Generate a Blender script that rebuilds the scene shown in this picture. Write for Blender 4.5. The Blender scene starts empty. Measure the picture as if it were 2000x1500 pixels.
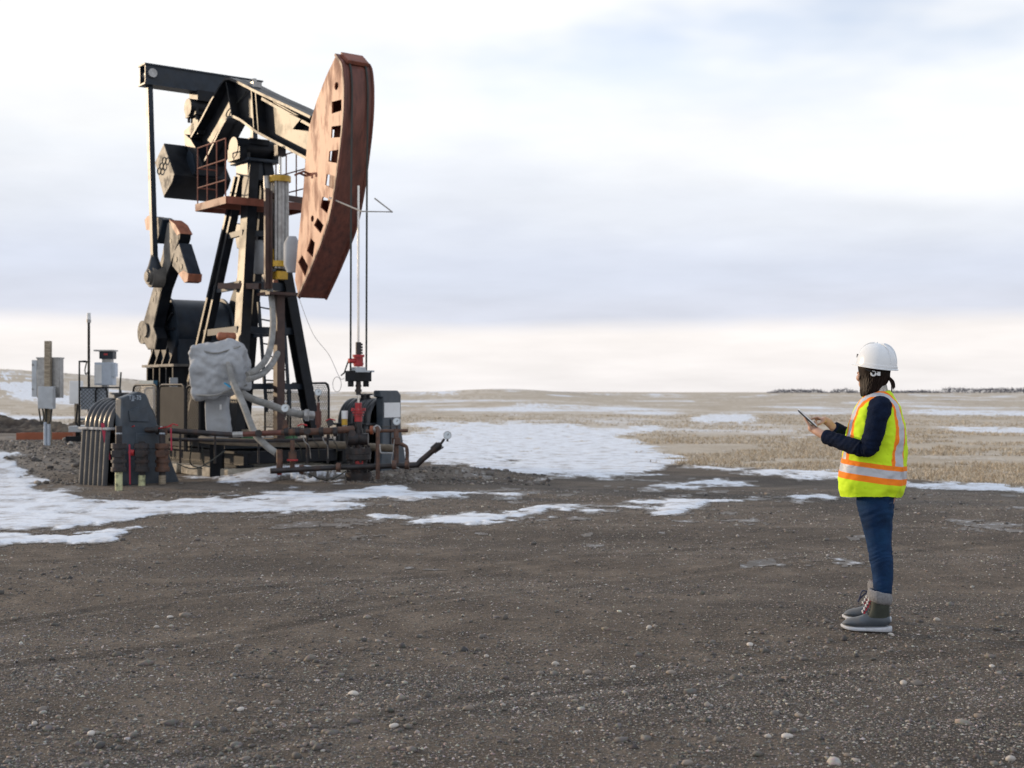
import bpy, bmesh, math, random
import numpy as np
from mathutils import Vector, Matrix, Quaternion

# ------------------------------------------------------------------ camera, sky, sun, exposure
F = 2600.0          # focal length in pixels of the 2000 px wide photograph
CH = 1.457          # camera height
HY = 765.0          # horizon row
S = bpy.context.scene
col = S.collection
cam_d = bpy.data.cameras.new('camera'); cam = bpy.data.objects.new('camera', cam_d); col.objects.link(cam)
cam.location = (0, 0, CH); cam.rotation_euler = (math.radians(90), 0, 0)
cam_d.sensor_width = 36; cam_d.lens = 36*F/2000; cam_d.shift_y = (HY-750)/2000
cam_d.clip_start = 0.1; cam_d.clip_end = 12000
cam_d.dof.use_dof = True; cam_d.dof.focus_distance = 8.15; cam_d.dof.aperture_fstop = 4.0
S.camera = cam
SUN = Vector((-0.90, 0.42, 0)).normalized()
ELEV = math.radians(11)
SUNDIR = Vector((SUN.x*math.cos(ELEV), SUN.y*math.cos(ELEV), math.sin(ELEV)))

W = bpy.data.worlds.new('World'); S.world = W; W.use_nodes = True
nt = W.node_tree; nt.nodes.clear()
def N(t, **k):
    n = nt.nodes.new(t)
    for a, b in k.items():
        if a == 'ins':
            for i, v in b.items(): n.inputs[i].default_value = v
        else: setattr(n, a, b)
    return n
def Lk(a, b): nt.links.new(a, b)
def world():
    out = N('ShaderNodeOutputWorld'); bg = N('ShaderNodeBackground'); bg.inputs['Strength'].default_value = 0.1
    sky = N('ShaderNodeTexSky'); sky.sky_type = 'NISHITA'; sky.sun_disc = False
    sky.sun_elevation = ELEV; sky.sun_rotation = math.atan2(SUN.x, SUN.y); sky.air_density = 1.0; sky.dust_density = 0.6
    tc = N('ShaderNodeTexCoord'); sep = N('ShaderNodeSeparateXYZ'); Lk(tc.outputs['Generated'], sep.inputs[0])
    # flatten the direction onto a cloud deck so that clouds stretch towards the horizon
    zc = N('ShaderNodeMath', operation='MAXIMUM', ins={1: 0.0}); Lk(sep.outputs['Z'], zc.inputs[0])
    za = N('ShaderNodeMath', operation='ADD', ins={1: 0.13}); Lk(zc.outputs[0], za.inputs[0])
    dx = N('ShaderNodeMath', operation='DIVIDE'); Lk(sep.outputs['X'], dx.inputs[0]); Lk(za.outputs[0], dx.inputs[1])
    dy = N('ShaderNodeMath', operation='DIVIDE'); Lk(sep.outputs['Y'], dy.inputs[0]); Lk(za.outputs[0], dy.inputs[1])
    cv = N('ShaderNodeCombineXYZ'); Lk(dx.outputs[0], cv.inputs[0]); Lk(dy.outputs[0], cv.inputs[1])
    def noise(scale, detail, rough, off):
        mp = N('ShaderNodeMapping'); mp.inputs['Location'].default_value = off; Lk(cv.outputs[0], mp.inputs[0])
        n = N('ShaderNodeTexNoise'); n.inputs['Scale'].default_value = scale; n.inputs['Detail'].default_value = detail
        n.inputs['Roughness'].default_value = rough; Lk(mp.outputs[0], n.inputs['Vector']); return n.outputs['Fac']
    n1 = noise(0.42, 4, 0.5, (3.1, 0.4, 0)); n2 = noise(1.3, 6, 0.55, (7.7, 2.2, 0))
    # elevation wobbled by the cloud noise drives the colour of the deck
    w1 = N('ShaderNodeMath', operation='MULTIPLY_ADD', ins={1: 0.17, 2: -0.085}); Lk(n1, w1.inputs[0])
    w2 = N('ShaderNodeMath', operation='MULTIPLY_ADD', ins={1: 0.024, 2: -0.012}); Lk(n2, w2.inputs[0])
    ws = N('ShaderNodeMath', operation='ADD'); Lk(w1.outputs[0], ws.inputs[0]); Lk(w2.outputs[0], ws.inputs[1])
    wz = N('ShaderNodeMapRange', ins={1: 0.03, 2: 0.16, 3: 0.10, 4: 1.0}); Lk(zc.outputs[0], wz.inputs[0])
    wm = N('ShaderNodeMath', operation='MULTIPLY'); Lk(ws.outputs[0], wm.inputs[0]); Lk(wz.outputs[0], wm.inputs[1])
    e = N('ShaderNodeMath', operation='ADD'); Lk(zc.outputs[0], e.inputs[0]); Lk(wm.outputs[0], e.inputs[1])
    ramp = N('ShaderNodeValToRGB'); r = ramp.color_ramp; r.interpolation = 'EASE'
    stops = [(0.0, (.88, .845, .835)), (0.042, (.93, .885, .86)), (0.060, (.69, .72, .815)), (0.09, (.68, .725, .835)),
             (0.13, (.80, .835, .905)), (0.175, (.95, .965, .985)), (0.25, (1.0, 1.0, 1.0)), (0.5, (.84, .87, .92)), (1.0, (.64, .70, .80))]
    for i, (p, c) in enumerate(stops):
        el = r.elements[i] if i < 2 else r.elements.new(p)
        el.position = p; el.color = (*c, 1)
    Lk(e.outputs[0], ramp.inputs[0])
    br = N('ShaderNodeMapRange', ins={1: 0.3, 2: 0.7, 3: 0.93, 4: 1.06}); Lk(n2, br.inputs[0])
    sc = N('ShaderNodeMath', operation='MULTIPLY', ins={1: 10.7}); Lk(br.outputs[0], sc.inputs[0])
    cl = N('ShaderNodeVectorMath', operation='SCALE'); Lk(ramp.outputs[0], cl.inputs[0]); Lk(sc.outputs[0], cl.inputs['Scale'])
    # gaps of clear sky
    gap = noise(0.55, 5, 0.55, (1.35, 5.2, 0))
    gm = N('ShaderNodeMapRange', ins={1: 0.45, 2: 0.62, 3: 0.0, 4: 0.7}); gm.interpolation_type = 'SMOOTHSTEP'; Lk(gap, gm.inputs[0])
    gz = N('ShaderNodeMapRange', ins={1: 0.16, 2: 0.27, 3: 0.0, 4: 1.0}); Lk(zc.outputs[0], gz.inputs[0])
    gg = N('ShaderNodeMath', operation='MULTIPLY'); Lk(gm.outputs[0], gg.inputs[0]); Lk(gz.outputs[0], gg.inputs[1])
    sk = N('ShaderNodeVectorMath', operation='SCALE'); sk.inputs['Scale'].default_value = 2.6; tn = N('ShaderNodeVectorMath', operation='MULTIPLY'); tn.inputs[1].default_value = (1.04, .95, 1.06); Lk(sky.outputs[0], tn.inputs[0]); Lk(tn.outputs[0], sk.inputs[0])
    mx = N('ShaderNodeMix', data_type='RGBA'); Lk(gg.outputs[0], mx.inputs[0]); Lk(cl.outputs[0], mx.inputs[6]); Lk(sk.outputs[0], mx.inputs[7])
    Lk(mx.outputs[2], bg.inputs['Color']); Lk(bg.outputs[0], out.inputs[0])
world()
sd = bpy.data.lights.new('sun', 'SUN'); so = bpy.data.objects.new('sun', sd); col.objects.link(so)
sd.energy = 2.8; sd.angle = math.radians(1.5); sd.color = (1.0, 0.76, 0.50)
so.rotation_euler = (-SUNDIR).to_track_quat('-Z', 'Y').to_euler(); so.location = (-20, 9, 12)
S.view_settings.view_transform = 'Standard'; S.view_settings.look = 'None'; S.view_settings.exposure = 0.0; S.view_settings.gamma = 1

rnd = random.Random(7); rng = np.random.default_rng(7)

# ------------------------------------------------------------------ materials
def M(name, c, rough=.5, metal=0., var=.25, scale=6., bump=.0, bscale=60., dirt=None, damt=.5, dscale=3., spec=.5, coat=0., detail=5., stretch=None):
    m = bpy.data.materials.new(name); m.use_nodes = True
    n = m.node_tree.nodes; l = m.node_tree.links; b = n['Principled BSDF']
    b.inputs['Roughness'].default_value = rough; b.inputs['Metallic'].default_value = metal
    b.inputs['Specular IOR Level'].default_value = spec; b.inputs['Coat Weight'].default_value = coat
    tc = n.new('ShaderNodeTexCoord'); src = tc.outputs['Object']
    if stretch:
        mp = n.new('ShaderNodeMapping'); mp.inputs['Scale'].default_value = stretch; l.new(src, mp.inputs[0]); src = mp.outputs[0]
    nz = n.new('ShaderNodeTexNoise'); nz.inputs['Scale'].default_value = scale; nz.inputs['Detail'].default_value = detail; l.new(src, nz.inputs['Vector'])
    rp = n.new('ShaderNodeValToRGB'); rp.color_ramp.elements[0].position = .3; rp.color_ramp.elements[1].position = .7
    rp.color_ramp.elements[0].color = (*[max(0, x*(1-var)) for x in c], 1); rp.color_ramp.elements[1].color = (*[min(1, x*(1+var)) for x in c], 1)
    l.new(nz.outputs['Fac'], rp.inputs[0]); last = rp.outputs[0]
    if dirt:
        n2 = n.new('ShaderNodeTexNoise'); n2.inputs['Scale'].default_value = dscale; n2.inputs['Detail'].default_value = 8; n2.inputs['Roughness'].default_value = .65; l.new(src, n2.inputs['Vector'])
        mr = n.new('ShaderNodeMapRange'); mr.inputs[1].default_value = .48; mr.inputs[2].default_value = .66; mr.inputs[4].default_value = damt; l.new(n2.outputs['Fac'], mr.inputs[0])
        mx = n.new('ShaderNodeMix'); mx.data_type = 'RGBA'; l.new(mr.outputs[0], mx.inputs[0]); l.new(last, mx.inputs[6]); mx.inputs[7].default_value = (*dirt, 1); last = mx.outputs[2]
        rr = n.new('ShaderNodeMapRange'); rr.inputs[3].default_value = rough; rr.inputs[4].default_value = min(1, rough+.3); l.new(mr.outputs[0], rr.inputs[0]); l.new(rr.outputs[0], b.inputs['Roughness'])
    l.new(last, b.inputs['Base Color'])
    if bump:
        n3 = n.new('ShaderNodeTexNoise'); n3.inputs['Scale'].default_value = bscale; n3.inputs['Detail'].default_value = 4; l.new(src, n3.inputs['Vector'])
        bp = n.new('ShaderNodeBump'); bp.inputs['Strength'].default_value = bump; bp.inputs['Distance'].default_value = .02; l.new(n3.outputs['Fac'], bp.inputs['Height']); l.new(bp.outputs[0], b.inputs['Normal'])
    return m
MT = dict(
    black=M('black_paint', (.009, .011, .015), .40, spec=.17, var=.4, dirt=(.05, .044, .036), damt=.25, dscale=1.6, bump=.05, bscale=30),
    navy=M('dark_blue_paint', (.011, .019, .031), .42, spec=.35, var=.3, dirt=(.055, .055, .055), damt=.25, dscale=2.5),
    greyedge=M('weathered_and_lit_grey', (.125, .118, .108), .55, var=.3, dirt=(.05, .045, .04), damt=.6, dscale=4, bump=.1),  # weathered grey; on crank and weight faces it also paints the sunlit side
    rust=M('red_oxide_paint', (.36, .130, .070), .5, var=.18, stretch=(2.2, 2.2, .5), dirt=(.13, .045, .026), damt=.6, dscale=2.4, bump=.06, bscale=25),
    rustdark=M('dark_and_shaded_red_oxide', (.14, .045, .03), .5, var=.4, dirt=(.035, .02, .018), damt=.8, dscale=3, stretch=(4, 4, .7)),  # darker red oxide; on the horse head rim it paints in the shade
    redbrown=M('red_brown_paint', (.20, .06, .035), .55, var=.3, dirt=(.10, .05, .035), damt=.5),
    brownpost=M('brown_primer', (.05, .026, .022), .5, var=.3, dirt=(.11, .06, .04), damt=.4),
    grime=M('oily_steel', (.026, .024, .026), .5, metal=.2, var=.5, dirt=(.10, .05, .032), damt=.4, dscale=9, bump=.15, bscale=50),
    rustpipe=M('rusty_pipe', (.085, .045, .032), .6, var=.5, dirt=(.18, .08, .04), damt=.6, dscale=12, bump=.1),
    red=M('red_paint', (.42, .025, .03), .45, var=.25, dirt=(.10, .03, .03), damt=.6, dscale=14),
    yellow=M('yellow_paint', (.60, .36, .03), .45, var=.2, dirt=(.2, .12, .04), damt=.4, dscale=9),
    palegreen=M('pale_yellow_tape', (.55, .56, .32), .6, var=.2, dirt=(.05, .06, .05), damt=.8, dscale=14),
    galv=M('galvanised_steel', (.36, .36, .355), .42, metal=.6, var=.2, scale=14, dirt=(.22, .20, .18), damt=.4),
    cabinet=M('pale_grey_cabinet', (.44, .47, .50), .45, var=.1, dirt=(.30, .27, .24), damt=.5, dscale=2.5),
    white=M('white_enamel', (.76, .77, .77), .4, var=.06, dirt=(.5, .48, .46), damt=.4),
    dial=M('gauge_dial', (.62, .68, .72), .15, var=.05),
    plastic=M('black_polyethylene', (.022, .025, .030), .32, spec=.5, var=.25, dirt=(.10, .095, .09), damt=.35, dscale=3.5, bump=.04),
    plasticblue=M('dark_slate_plastic', (.040, .055, .072), .45, var=.3, dirt=(.09, .10, .11), damt=.5, dscale=3.2),
    canvas=M('grey_insulating_canvas', (.40, .42, .445), .75, var=.15, dirt=(.24, .235, .225), damt=.5, dscale=3, bump=.25, bscale=14),
    hose=M('grey_hose_wrap', (.25, .25, .24), .7, var=.25, dirt=(.15, .14, .125), damt=.6, dscale=8, bump=.3, bscale=30),
    taninsul=M('tan_insulated_pipe', (.20, .165, .12), .7, var=.2, dirt=(.10, .08, .06), damt=.6, dscale=5, bump=.1),
    mesh=M('dark_steel_mesh', (.03, .032, .035), .5, var=.2),
    sheet=M('taupe_sheet', (.060, .056, .051), .75, spec=.1, var=.15, dirt=(.08, .07, .06), damt=.4),
    chrome=M('polished_rod_steel', (.62, .60, .57), .22, metal=.9, var=.1),
    cable=M('greasy_wire_rope', (.022, .026, .022), .5, var=.3),
    thin=M('thin_pale_wire', (.42, .40, .37), .5, metal=.5, var=.1),
    wood=M('weathered_timber', (.36, .30, .22), .8, var=.3, scale=9, dirt=(.14, .11, .08), damt=.6, dscale=6, bump=.3, stretch=(1, 1, 6)),
    concrete=M('worn_timber_mat', (.40, .36, .29), .85, var=.3, scale=7, dirt=(.14, .11, .08), damt=.7, dscale=6, bump=.3),
    orange=M('orange_brown_paint', (.30, .085, .035), .55, var=.2, dirt=(.2, .07, .04), damt=.4),
    conduit=M('pale_blue_grey_conduit', (.46, .52, .60), .45, var=.1),
    ltblue=M('bright_blue_strap', (.05, .36, .62), .5, var=.1),
    green=M('green_tin', (.05, .14, .06), .5, var=.3),
    redstrap=M('crimson_strap', (.36, .02, .05), .6, var=.15),
    soil=M('dark_soil', (.055, .042, .033), .95, var=.6, scale=3, dirt=(.20, .165, .12), damt=.6, dscale=2.2, bump=.6, bscale=14),
)

# ------------------------------------------------------------------ mesh helpers
class MB:
    def __init__(s): s.v = []; s.f = []
    def add(s, vs, fs):
        o = len(s.v); s.v += [tuple(p) for p in vs]; s.f += [tuple(i+o for i in f) for f in fs]; return s
    def box(s, c, size, rot=None):
        x, y, z = [a/2 for a in size]; c = Vector(c)
        P = [Vector((sx*x, sy*y, sz*z)) for sz in (-1, 1) for sy in (-1, 1) for sx in (-1, 1)]
        if rot is not None: P = [rot @ p for p in P]
        return s.add([c+p for p in P], [(0, 2, 3, 1), (4, 5, 7, 6), (0, 1, 5, 4), (2, 6, 7, 3), (0, 4, 6, 2), (1, 3, 7, 5)])
    def bar(s, a, b, w, h, up=(0, 0, 1)):
        a = Vector(a); b = Vector(b); d = (b-a); L = d.length; d.normalize()
        up = Vector(up)
        if abs(d.dot(up)) > .98: up = Vector((0, 1, 0)) if abs(d.y) < .9 else Vector((1, 0, 0))
        sx = d.cross(up).normalized(); u = sx.cross(d)
        R = Matrix((sx, d, u)).transposed()
        return s.box((a+b)/2, (w, L, h), R)
    def tube(s, pts, r, n=8, caps=True):
        pts = [Vector(p) for p in pts]; k = len(pts); rs = r if isinstance(r, (list, tuple)) else [r]*k
        t0 = (pts[1]-pts[0]).normalized(); ref = Vector((0, 0, 1)) if abs(t0.z) < .9 else Vector((1, 0, 0))
        nrm = t0.cross(ref).normalized(); vs = []; fs = []
        for i, p in enumerate(pts):
            t = ((pts[min(i+1, k-1)]-pts[i]).normalized() + (pts[i]-pts[max(i-1, 0)]).normalized())
            if t.length < 1e-6: t = t0
            t.normalize(); nrm = (nrm - t*nrm.dot(t)).normalized(); bn = t.cross(nrm)
            for j in range(n):
                a = 2*math.pi*j/n; vs.append(p + (nrm*math.cos(a)+bn*math.sin(a))*rs[i])
        for i in range(k-1):
            for j in range(n): fs.append((i*n+j, i*n+(j+1) % n, (i+1)*n+(j+1) % n, (i+1)*n+j))
        if caps: fs += [tuple(range(n-1, -1, -1)), tuple((k-1)*n+j for j in range(n))]
        return s.add(vs, fs)
    def cyl(s, a, b, r, n=20, r2=None): return s.tube([a, b], [r, r if r2 is None else r2], n)
    def stack(s, base, segs, n=20, axis=(0, 0, 1)):     # segs: (from, to, radius) along the axis
        ax = Vector(axis).normalized(); b = Vector(base)
        for z0, z1, r in segs: s.cyl(b+ax*z0, b+ax*z1, r, n)
        return s
    def prism(s, poly, off):                            # poly: 3D ring, off: extrusion vector
        P = [Vector(p) for p in poly]; k = len(P); off = Vector(off)
        fs = [tuple(range(k)), tuple(range(2*k-1, k-1, -1))]
        fs += [(i, i+k, (i+1) % k + k, (i+1) % k) for i in range(k)]
        return s.add(P+[p+off for p in P], fs)
    def sphere(s, c, r, n=12, m=8, sc=(1, 1, 1)):
        c = Vector(c); vs = [c+Vector((0, 0, r*sc[2]))]; fs = []
        for i in range(1, m):
            a = math.pi*i/m
            for j in range(n):
                b = 2*math.pi*j/n; vs.append(c+Vector((r*sc[0]*math.sin(a)*math.cos(b), r*sc[1]*math.sin(a)*math.sin(b), r*sc[2]*math.cos(a))))
        vs.append(c-Vector((0, 0, r*sc[2]))); e = len(vs)-1
        for j in range(n): fs.append((0, 1+j, 1+(j+1) % n)); fs.append((e, 1+(m-2)*n+(j+1) % n, 1+(m-2)*n+j))
        for i in range(m-2):
            for j in range(n): fs.append((1+i*n+j, 1+(i+1)*n+j, 1+(i+1)*n+(j+1) % n, 1+i*n+(j+1) % n))
        return s.add(vs, fs)
    def build(s, name, mat, parent=None, smooth=40, bevel=0, fix=True):
        me = bpy.data.meshes.new(name); me.from_pydata(s.v, [], s.f); me.update()
        if fix:
            bm = bmesh.new(); bm.from_mesh(me); bmesh.ops.recalc_face_normals(bm, faces=bm.faces); bm.to_mesh(me); bm.free()
        return finish(name, me, mat, parent, smooth, bevel)
def finish(name, me, mat, parent=None, smooth=40, bevel=0):
    if smooth:
        me.polygons.foreach_set('use_smooth', [True]*len(me.polygons)); me.set_sharp_from_angle(angle=math.radians(smooth))
    for m in (mat if isinstance(mat, (list, tuple)) else [mat]): me.materials.append(MT[m] if isinstance(m, str) else m)
    o = bpy.data.objects.new(name, me); col.objects.link(o)
    if parent is not None: o.parent = parent
    if bevel:
        b = o.modifiers.new('bevel', 'BEVEL'); b.width = bevel; b.segments = 2; b.limit_method = 'ANGLE'
    return o
def tag(o, label=None, cat=None, group=None, kind=None):
    for k, v in (('label', label), ('category', cat), ('group', group), ('kind', kind)):
        if v: o[k] = v
    return o
def empty(name, loc, label, cat, rz=0, group=None):
    o = bpy.data.objects.new(name, None); col.objects.link(o); o.location = loc; o.rotation_euler = (0, 0, rz); o.empty_display_size = .2
    return tag(o, label, cat, group)
def holed_plate(outer, holes, v0, v1):
    """flat plate in the (u, z) plane with real openings, thickness v0..v1"""
    cu = bpy.data.curves.new('plate', 'CURVE'); cu.dimensions = '2D'; cu.fill_mode = 'BOTH'; cu.extrude = abs(v1-v0)/2
    for ring in [outer]+holes:
        sp = cu.splines.new('POLY'); sp.points.add(len(ring)-1)
        for p, q in zip(sp.points, ring): p.co = (q[0], q[1], 0, 1)
        sp.use_cyclic_u = True
    o = bpy.data.objects.new('plate', cu); me0 = o.to_mesh()
    mb = MB(); mb.add([(v.co.x, (v0+v1)/2+v.co.z, v.co.y) for v in me0.vertices], [tuple(p.vertices) for p in me0.polygons])
    o.to_mesh_clear(); bpy.data.objects.remove(o); bpy.data.curves.remove(cu)
    return mb
# value noise for terrain, snow and cloth
class VN:
    def __init__(s, seed): s.t = np.random.default_rng(seed).random((256, 256))
    def __call__(s, x, y):
        x = np.asarray(x, float); y = np.asarray(y, float)
        xi = np.floor(x).astype(int); yi = np.floor(y).astype(int); fx = x-xi; fy = y-yi
        fx = fx*fx*(3-2*fx); fy = fy*fy*(3-2*fy); t = s.t
        a = t[xi & 255, yi & 255]; b = t[(xi+1) & 255, yi & 255]; c = t[xi & 255, (yi+1) & 255]; d = t[(xi+1) & 255, (yi+1) & 255]
        return a*(1-fx)*(1-fy)+b*fx*(1-fy)+c*(1-fx)*fy+d*fx*fy
    def fbm(s, x, y, o=4, g=.5):
        v = 0; a = 1; n = 0
        for i in range(o): v = v+a*s(np.asarray(x)*2**i+17*i, np.asarray(y)*2**i+31*i); n += a; a *= g
        return v/n
VA, VB, VC = VN(1), VN(2), VN(3)
# photo pixel -> place
def at(px, py, Y): return Vector(((px-1000)/F*Y, Y, CH-(py-HY)/F*Y))
def gnd(px, py, z=0.):
    Y = F*(CH-z)/(py-HY); return at(px, py, Y)
# ------------------------------------------------------------------ ground, snow, gravel, stubble
def sstep(a, b, x): t = np.clip((x-a)/(b-a), 0, 1); return t*t*(3-2*t)
TRK = [[(-900, 1330), (0, 1213), (400, 1167), (800, 1128), (1200, 1090), (1700, 1046), (2000, 1012), (2900, 960)], [(-900, 1440), (300, 1262), (700, 1200), (1000, 1162), (1300, 1130), (1600, 1098), (2000, 1058), (2900, 1000)], [(-900, 1130), (0, 1102), (500, 1062), (1000, 1030), (1500, 990), (2000, 962), (2900, 930)], [(-900, 1700), (300, 1480), (900, 1380), (1500, 1310), (2000, 1268), (2900, 1200)]]
TRK = [np.array([gnd(a, b)[:2] for a, b in t]) for t in TRK]
def tracks(x, y):
    t = 0
    for p in TRK:
        yc = np.interp(x, p[:, 0], p[:, 1]); t = np.maximum(t, np.exp(-((y-yc+.25*(VC(x*.8, y*.1)-.5))/.10)**2))
    return t
def height(x, y):
    x = np.asarray(x, float); y = np.asarray(y, float); r = np.hypot(x, y); az = np.degrees(np.arctan2(x, np.maximum(y, .01)))
    h = 0.02*(VA.fbm(x*.35, y*.35, 4)-.5)*sstep(2, 6, r)*2
    h = h + .018*np.sin(y*2.2+.55*x+2.0*VB(x*.3, y*.3))*sstep(3, 5, r)*(1-sstep(13, 17, r))      # shallow wheel ruts
    xe = x+.35*(VB(x*.7, y*.7)-.5); h = h + .36*sstep(20.9, 25.2, y+.5*(VA(x*.6, y*.6)-.5))*(1-sstep(35, 41, y))*(1-sstep(-7.6, -5.9, xe+.10*(y-21)))*sstep(-19, -14, x)   # gravel heap by the cabinet
    h = h + .17*np.exp(-(((x+1.15)/1.25)**2+((y-22.6)/1.0)**2)**1.3)                              # gravel mound by the well
    h = h + .05*np.exp(-(((x+3.2)/2.5)**2+((y-21.0)/1.0)**2))
    tr = tracks(x, y); h = h - .008*tr + .008*(tracks(x, y+.16)+tracks(x, y-.16))*(1-tr)
    far = sstep(70, 420, r)
    hill = 7.2*sstep(-7, -24, az)+2.3*np.exp(-((az+.3)/3.4)**2)+1.2*sstep(0, -8, az)
    h = h + far*(hill + .45*(VB.fbm(x*.006, y*.006, 3)-.5)) + .10*(VC.fbm(x*.09, y*.09, 3)-.5)*sstep(24, 40, r)
    return h
def H(x, y): return float(height(np.array([x]), np.array([y]))[0])
def topx(x, y):
    yy = np.maximum(y, .3); return 1000+F*x/yy, HY+F*CH/yy
def inpoly(px, py, poly):
    c = np.zeros(np.shape(px), bool); n = len(poly)
    for i in range(n):
        x0, y0 = poly[i]; x1, y1 = poly[(i+1) % n]
        if y0 == y1: continue
        k = ((y0 > py) != (y1 > py)) & (px < (x1-x0)*(py-y0)/(y1-y0)+x0); c ^= k
    return c
FIELD = [(-2500, 690), (-2500, 852), (0, 842), (160, 848), (420, 850), (800, 852), (1000, 882), (1290, 906), (1480, 915), (1640, 925), (2000, 953), (2600, 990), (4500, 1050), (4500, 690)]
SNOW = [
    [(780, 846), (900, 836), (1000, 826), (1130, 830), (1200, 850), (1290, 882), (1335, 906), (1270, 926), (1150, 933), (1000, 930), (900, 912), (820, 905), (775, 905)],
    [(-500, 900), (0, 914), (40, 930), (85, 955), (150, 965), (190, 973), (330, 976), (460, 968), (600, 956), (700, 958), (900, 963), (1025, 964), (860, 975), (700, 978), (650, 981), (690, 988), (600, 993), (500, 1000), (350, 1003), (220, 1020), (100, 1026), (0, 1031), (-500, 1050)],
    [(-500, 1062), (0, 1046), (100, 1042), (200, 1036), (320, 1034), (270, 1050), (100, 1063), (0, 1070), (-500, 1085)],
    [(720, 1008), (800, 1008), (950, 1004), (1040, 1002), (1070, 992), (1180, 993), (1290, 980), (1480, 968), (1510, 972), (1380, 985), (1250, 992), (1160, 995), (1070, 1005), (960, 1018), (820, 1022), (740, 1018)],
    [(1535, 970), (1580, 964), (1616, 967), (1606, 975), (1550, 977)],
    [(1280, 950), (1380, 941), (1440, 946), (1400, 955), (1310, 955)],
    [(1470, 914), (1640, 921), (1780, 936), (2000, 948), (2600, 975), (2600, 988), (2000, 958), (1780, 947), (1640, 931), (1480, 923), (1340, 912), (1380, 906)],
    [(1595, 1100), (1612, 1099), (1620, 1103), (1605, 1106)], [(1636, 1104), (1650, 1104), (1652, 1107), (1638, 1108)],
    [(-500, 800), (0, 806), (20, 815), (10, 840), (60, 846), (50, 862), (0, 868), (-500, 880)],
    [(440, 880), (520, 868), (640, 868), (690, 890), (690, 935), (600, 942), (480, 948), (370, 936), (430, 918), (470, 905)],
    [(340, 870), (440, 876), (440, 892), (350, 886)],
    [(1360, 812), (1420, 807), (1480, 812), (1470, 824), (1390, 828), (1350, 822)],
    [(1150, 838), (1260, 832), (1330, 838), (1250, 846), (1160, 848)],
    [(1760, 800), (1900, 802), (2100, 806), (2100, 814), (1900, 811), (1780, 808)],
    [(1800, 832), (2100, 838), (2300, 848), (2100, 850), (1900, 845)], [(1520, 850), (1600, 853), (1560, 858)],
    [(1000, 792), (1150, 795), (1140, 800), (1010, 798)], [(800, 822), (960, 826), (940, 834), (800, 834)], [(1150, 770), (1230, 771), (1200, 774), (1140, 774)],
    [(0, 778), (60, 782), (160, 792), (160, 800), (60, 796), (0, 790)], [(0, 752), (150, 768), (160, 774), (60, 768), (0, 760)],
    [(790, 772), (900, 776), (900, 780), (800, 778)],
]
# soft mask of the snow patches on a 2 px lattice
GX = np.arange(-600, 2700, 2.); GY = np.arange(740, 1130, 1.)
gx, gy = np.meshgrid(GX, GY)
msk = np.zeros(gx.shape)
for poly in SNOW: msk = np.maximum(msk, inpoly(gx, gy, poly).astype(float))
def blur(a, k, ax):
    c = np.cumsum(np.concatenate([np.repeat(np.take(a, [0], ax), k+1, ax), a, np.repeat(np.take(a, [-1], ax), k, ax)], ax), ax)
    n = a.shape[ax]; return (np.take(c, range(2*k+1, 2*k+1+n), ax)-np.take(c, range(0, n), ax))/(2*k+1)
mblur = msk
for _ in range(2): mblur = blur(blur(mblur, 5, 1), 3, 0)
fmask = inpoly(gx, gy, FIELD).astype(float)
for _ in range(2): fmask = blur(blur(fmask, 8, 1), 3, 0)
def look(arr, px, py):
    i = np.clip(np.round((px-GX[0])/2).astype(int), 0, len(GX)-1); j = np.clip(np.round(py-GY[0]).astype(int), 0, len(GY)-1)
    return arr[j, i]
def field_at(x, y):
    px, py = topx(x, y); f = look(fmask, px, py); return np.where(py < 742, 1., np.where(py > 1128, 0., f))
def snow_at(x, y):
    px, py = topx(x, y); sc_ = np.clip((py-HY)/200, .08, 1.5)
    px = px+190*sc_*(VA.fbm(x*.8+40, y*.5, 5, .62)-.5)+60*sc_*(VC.fbm(x*4, y*3, 3)-.5); py = py+36*sc_*(VB.fbm(x*1.1+7, y*.6+3, 5, .65)-.5)
    m = look(mblur, px, py); hole = np.maximum(0, VC.fbm(x*1.7+3, y*1.5, 5, .62)-.56)*3.0
    m = np.where((py > 1128) | (py < 742), 0, m)
    nz = VA.fbm(x*.9+5, y*.55, 5, .6)-.5; nz2 = VB.fbm(x*2.6, y*2.2, 5, .68)-.5
    streak = (VC.fbm(x*.11, y*.055+9, 4)-.635)*2.2-.9*(1-field_at(x, y)*sstep(26, 40, y))
    return np.maximum(m-.34+.7*nz+.85*nz2-hole, streak+.35*nz2)
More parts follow.
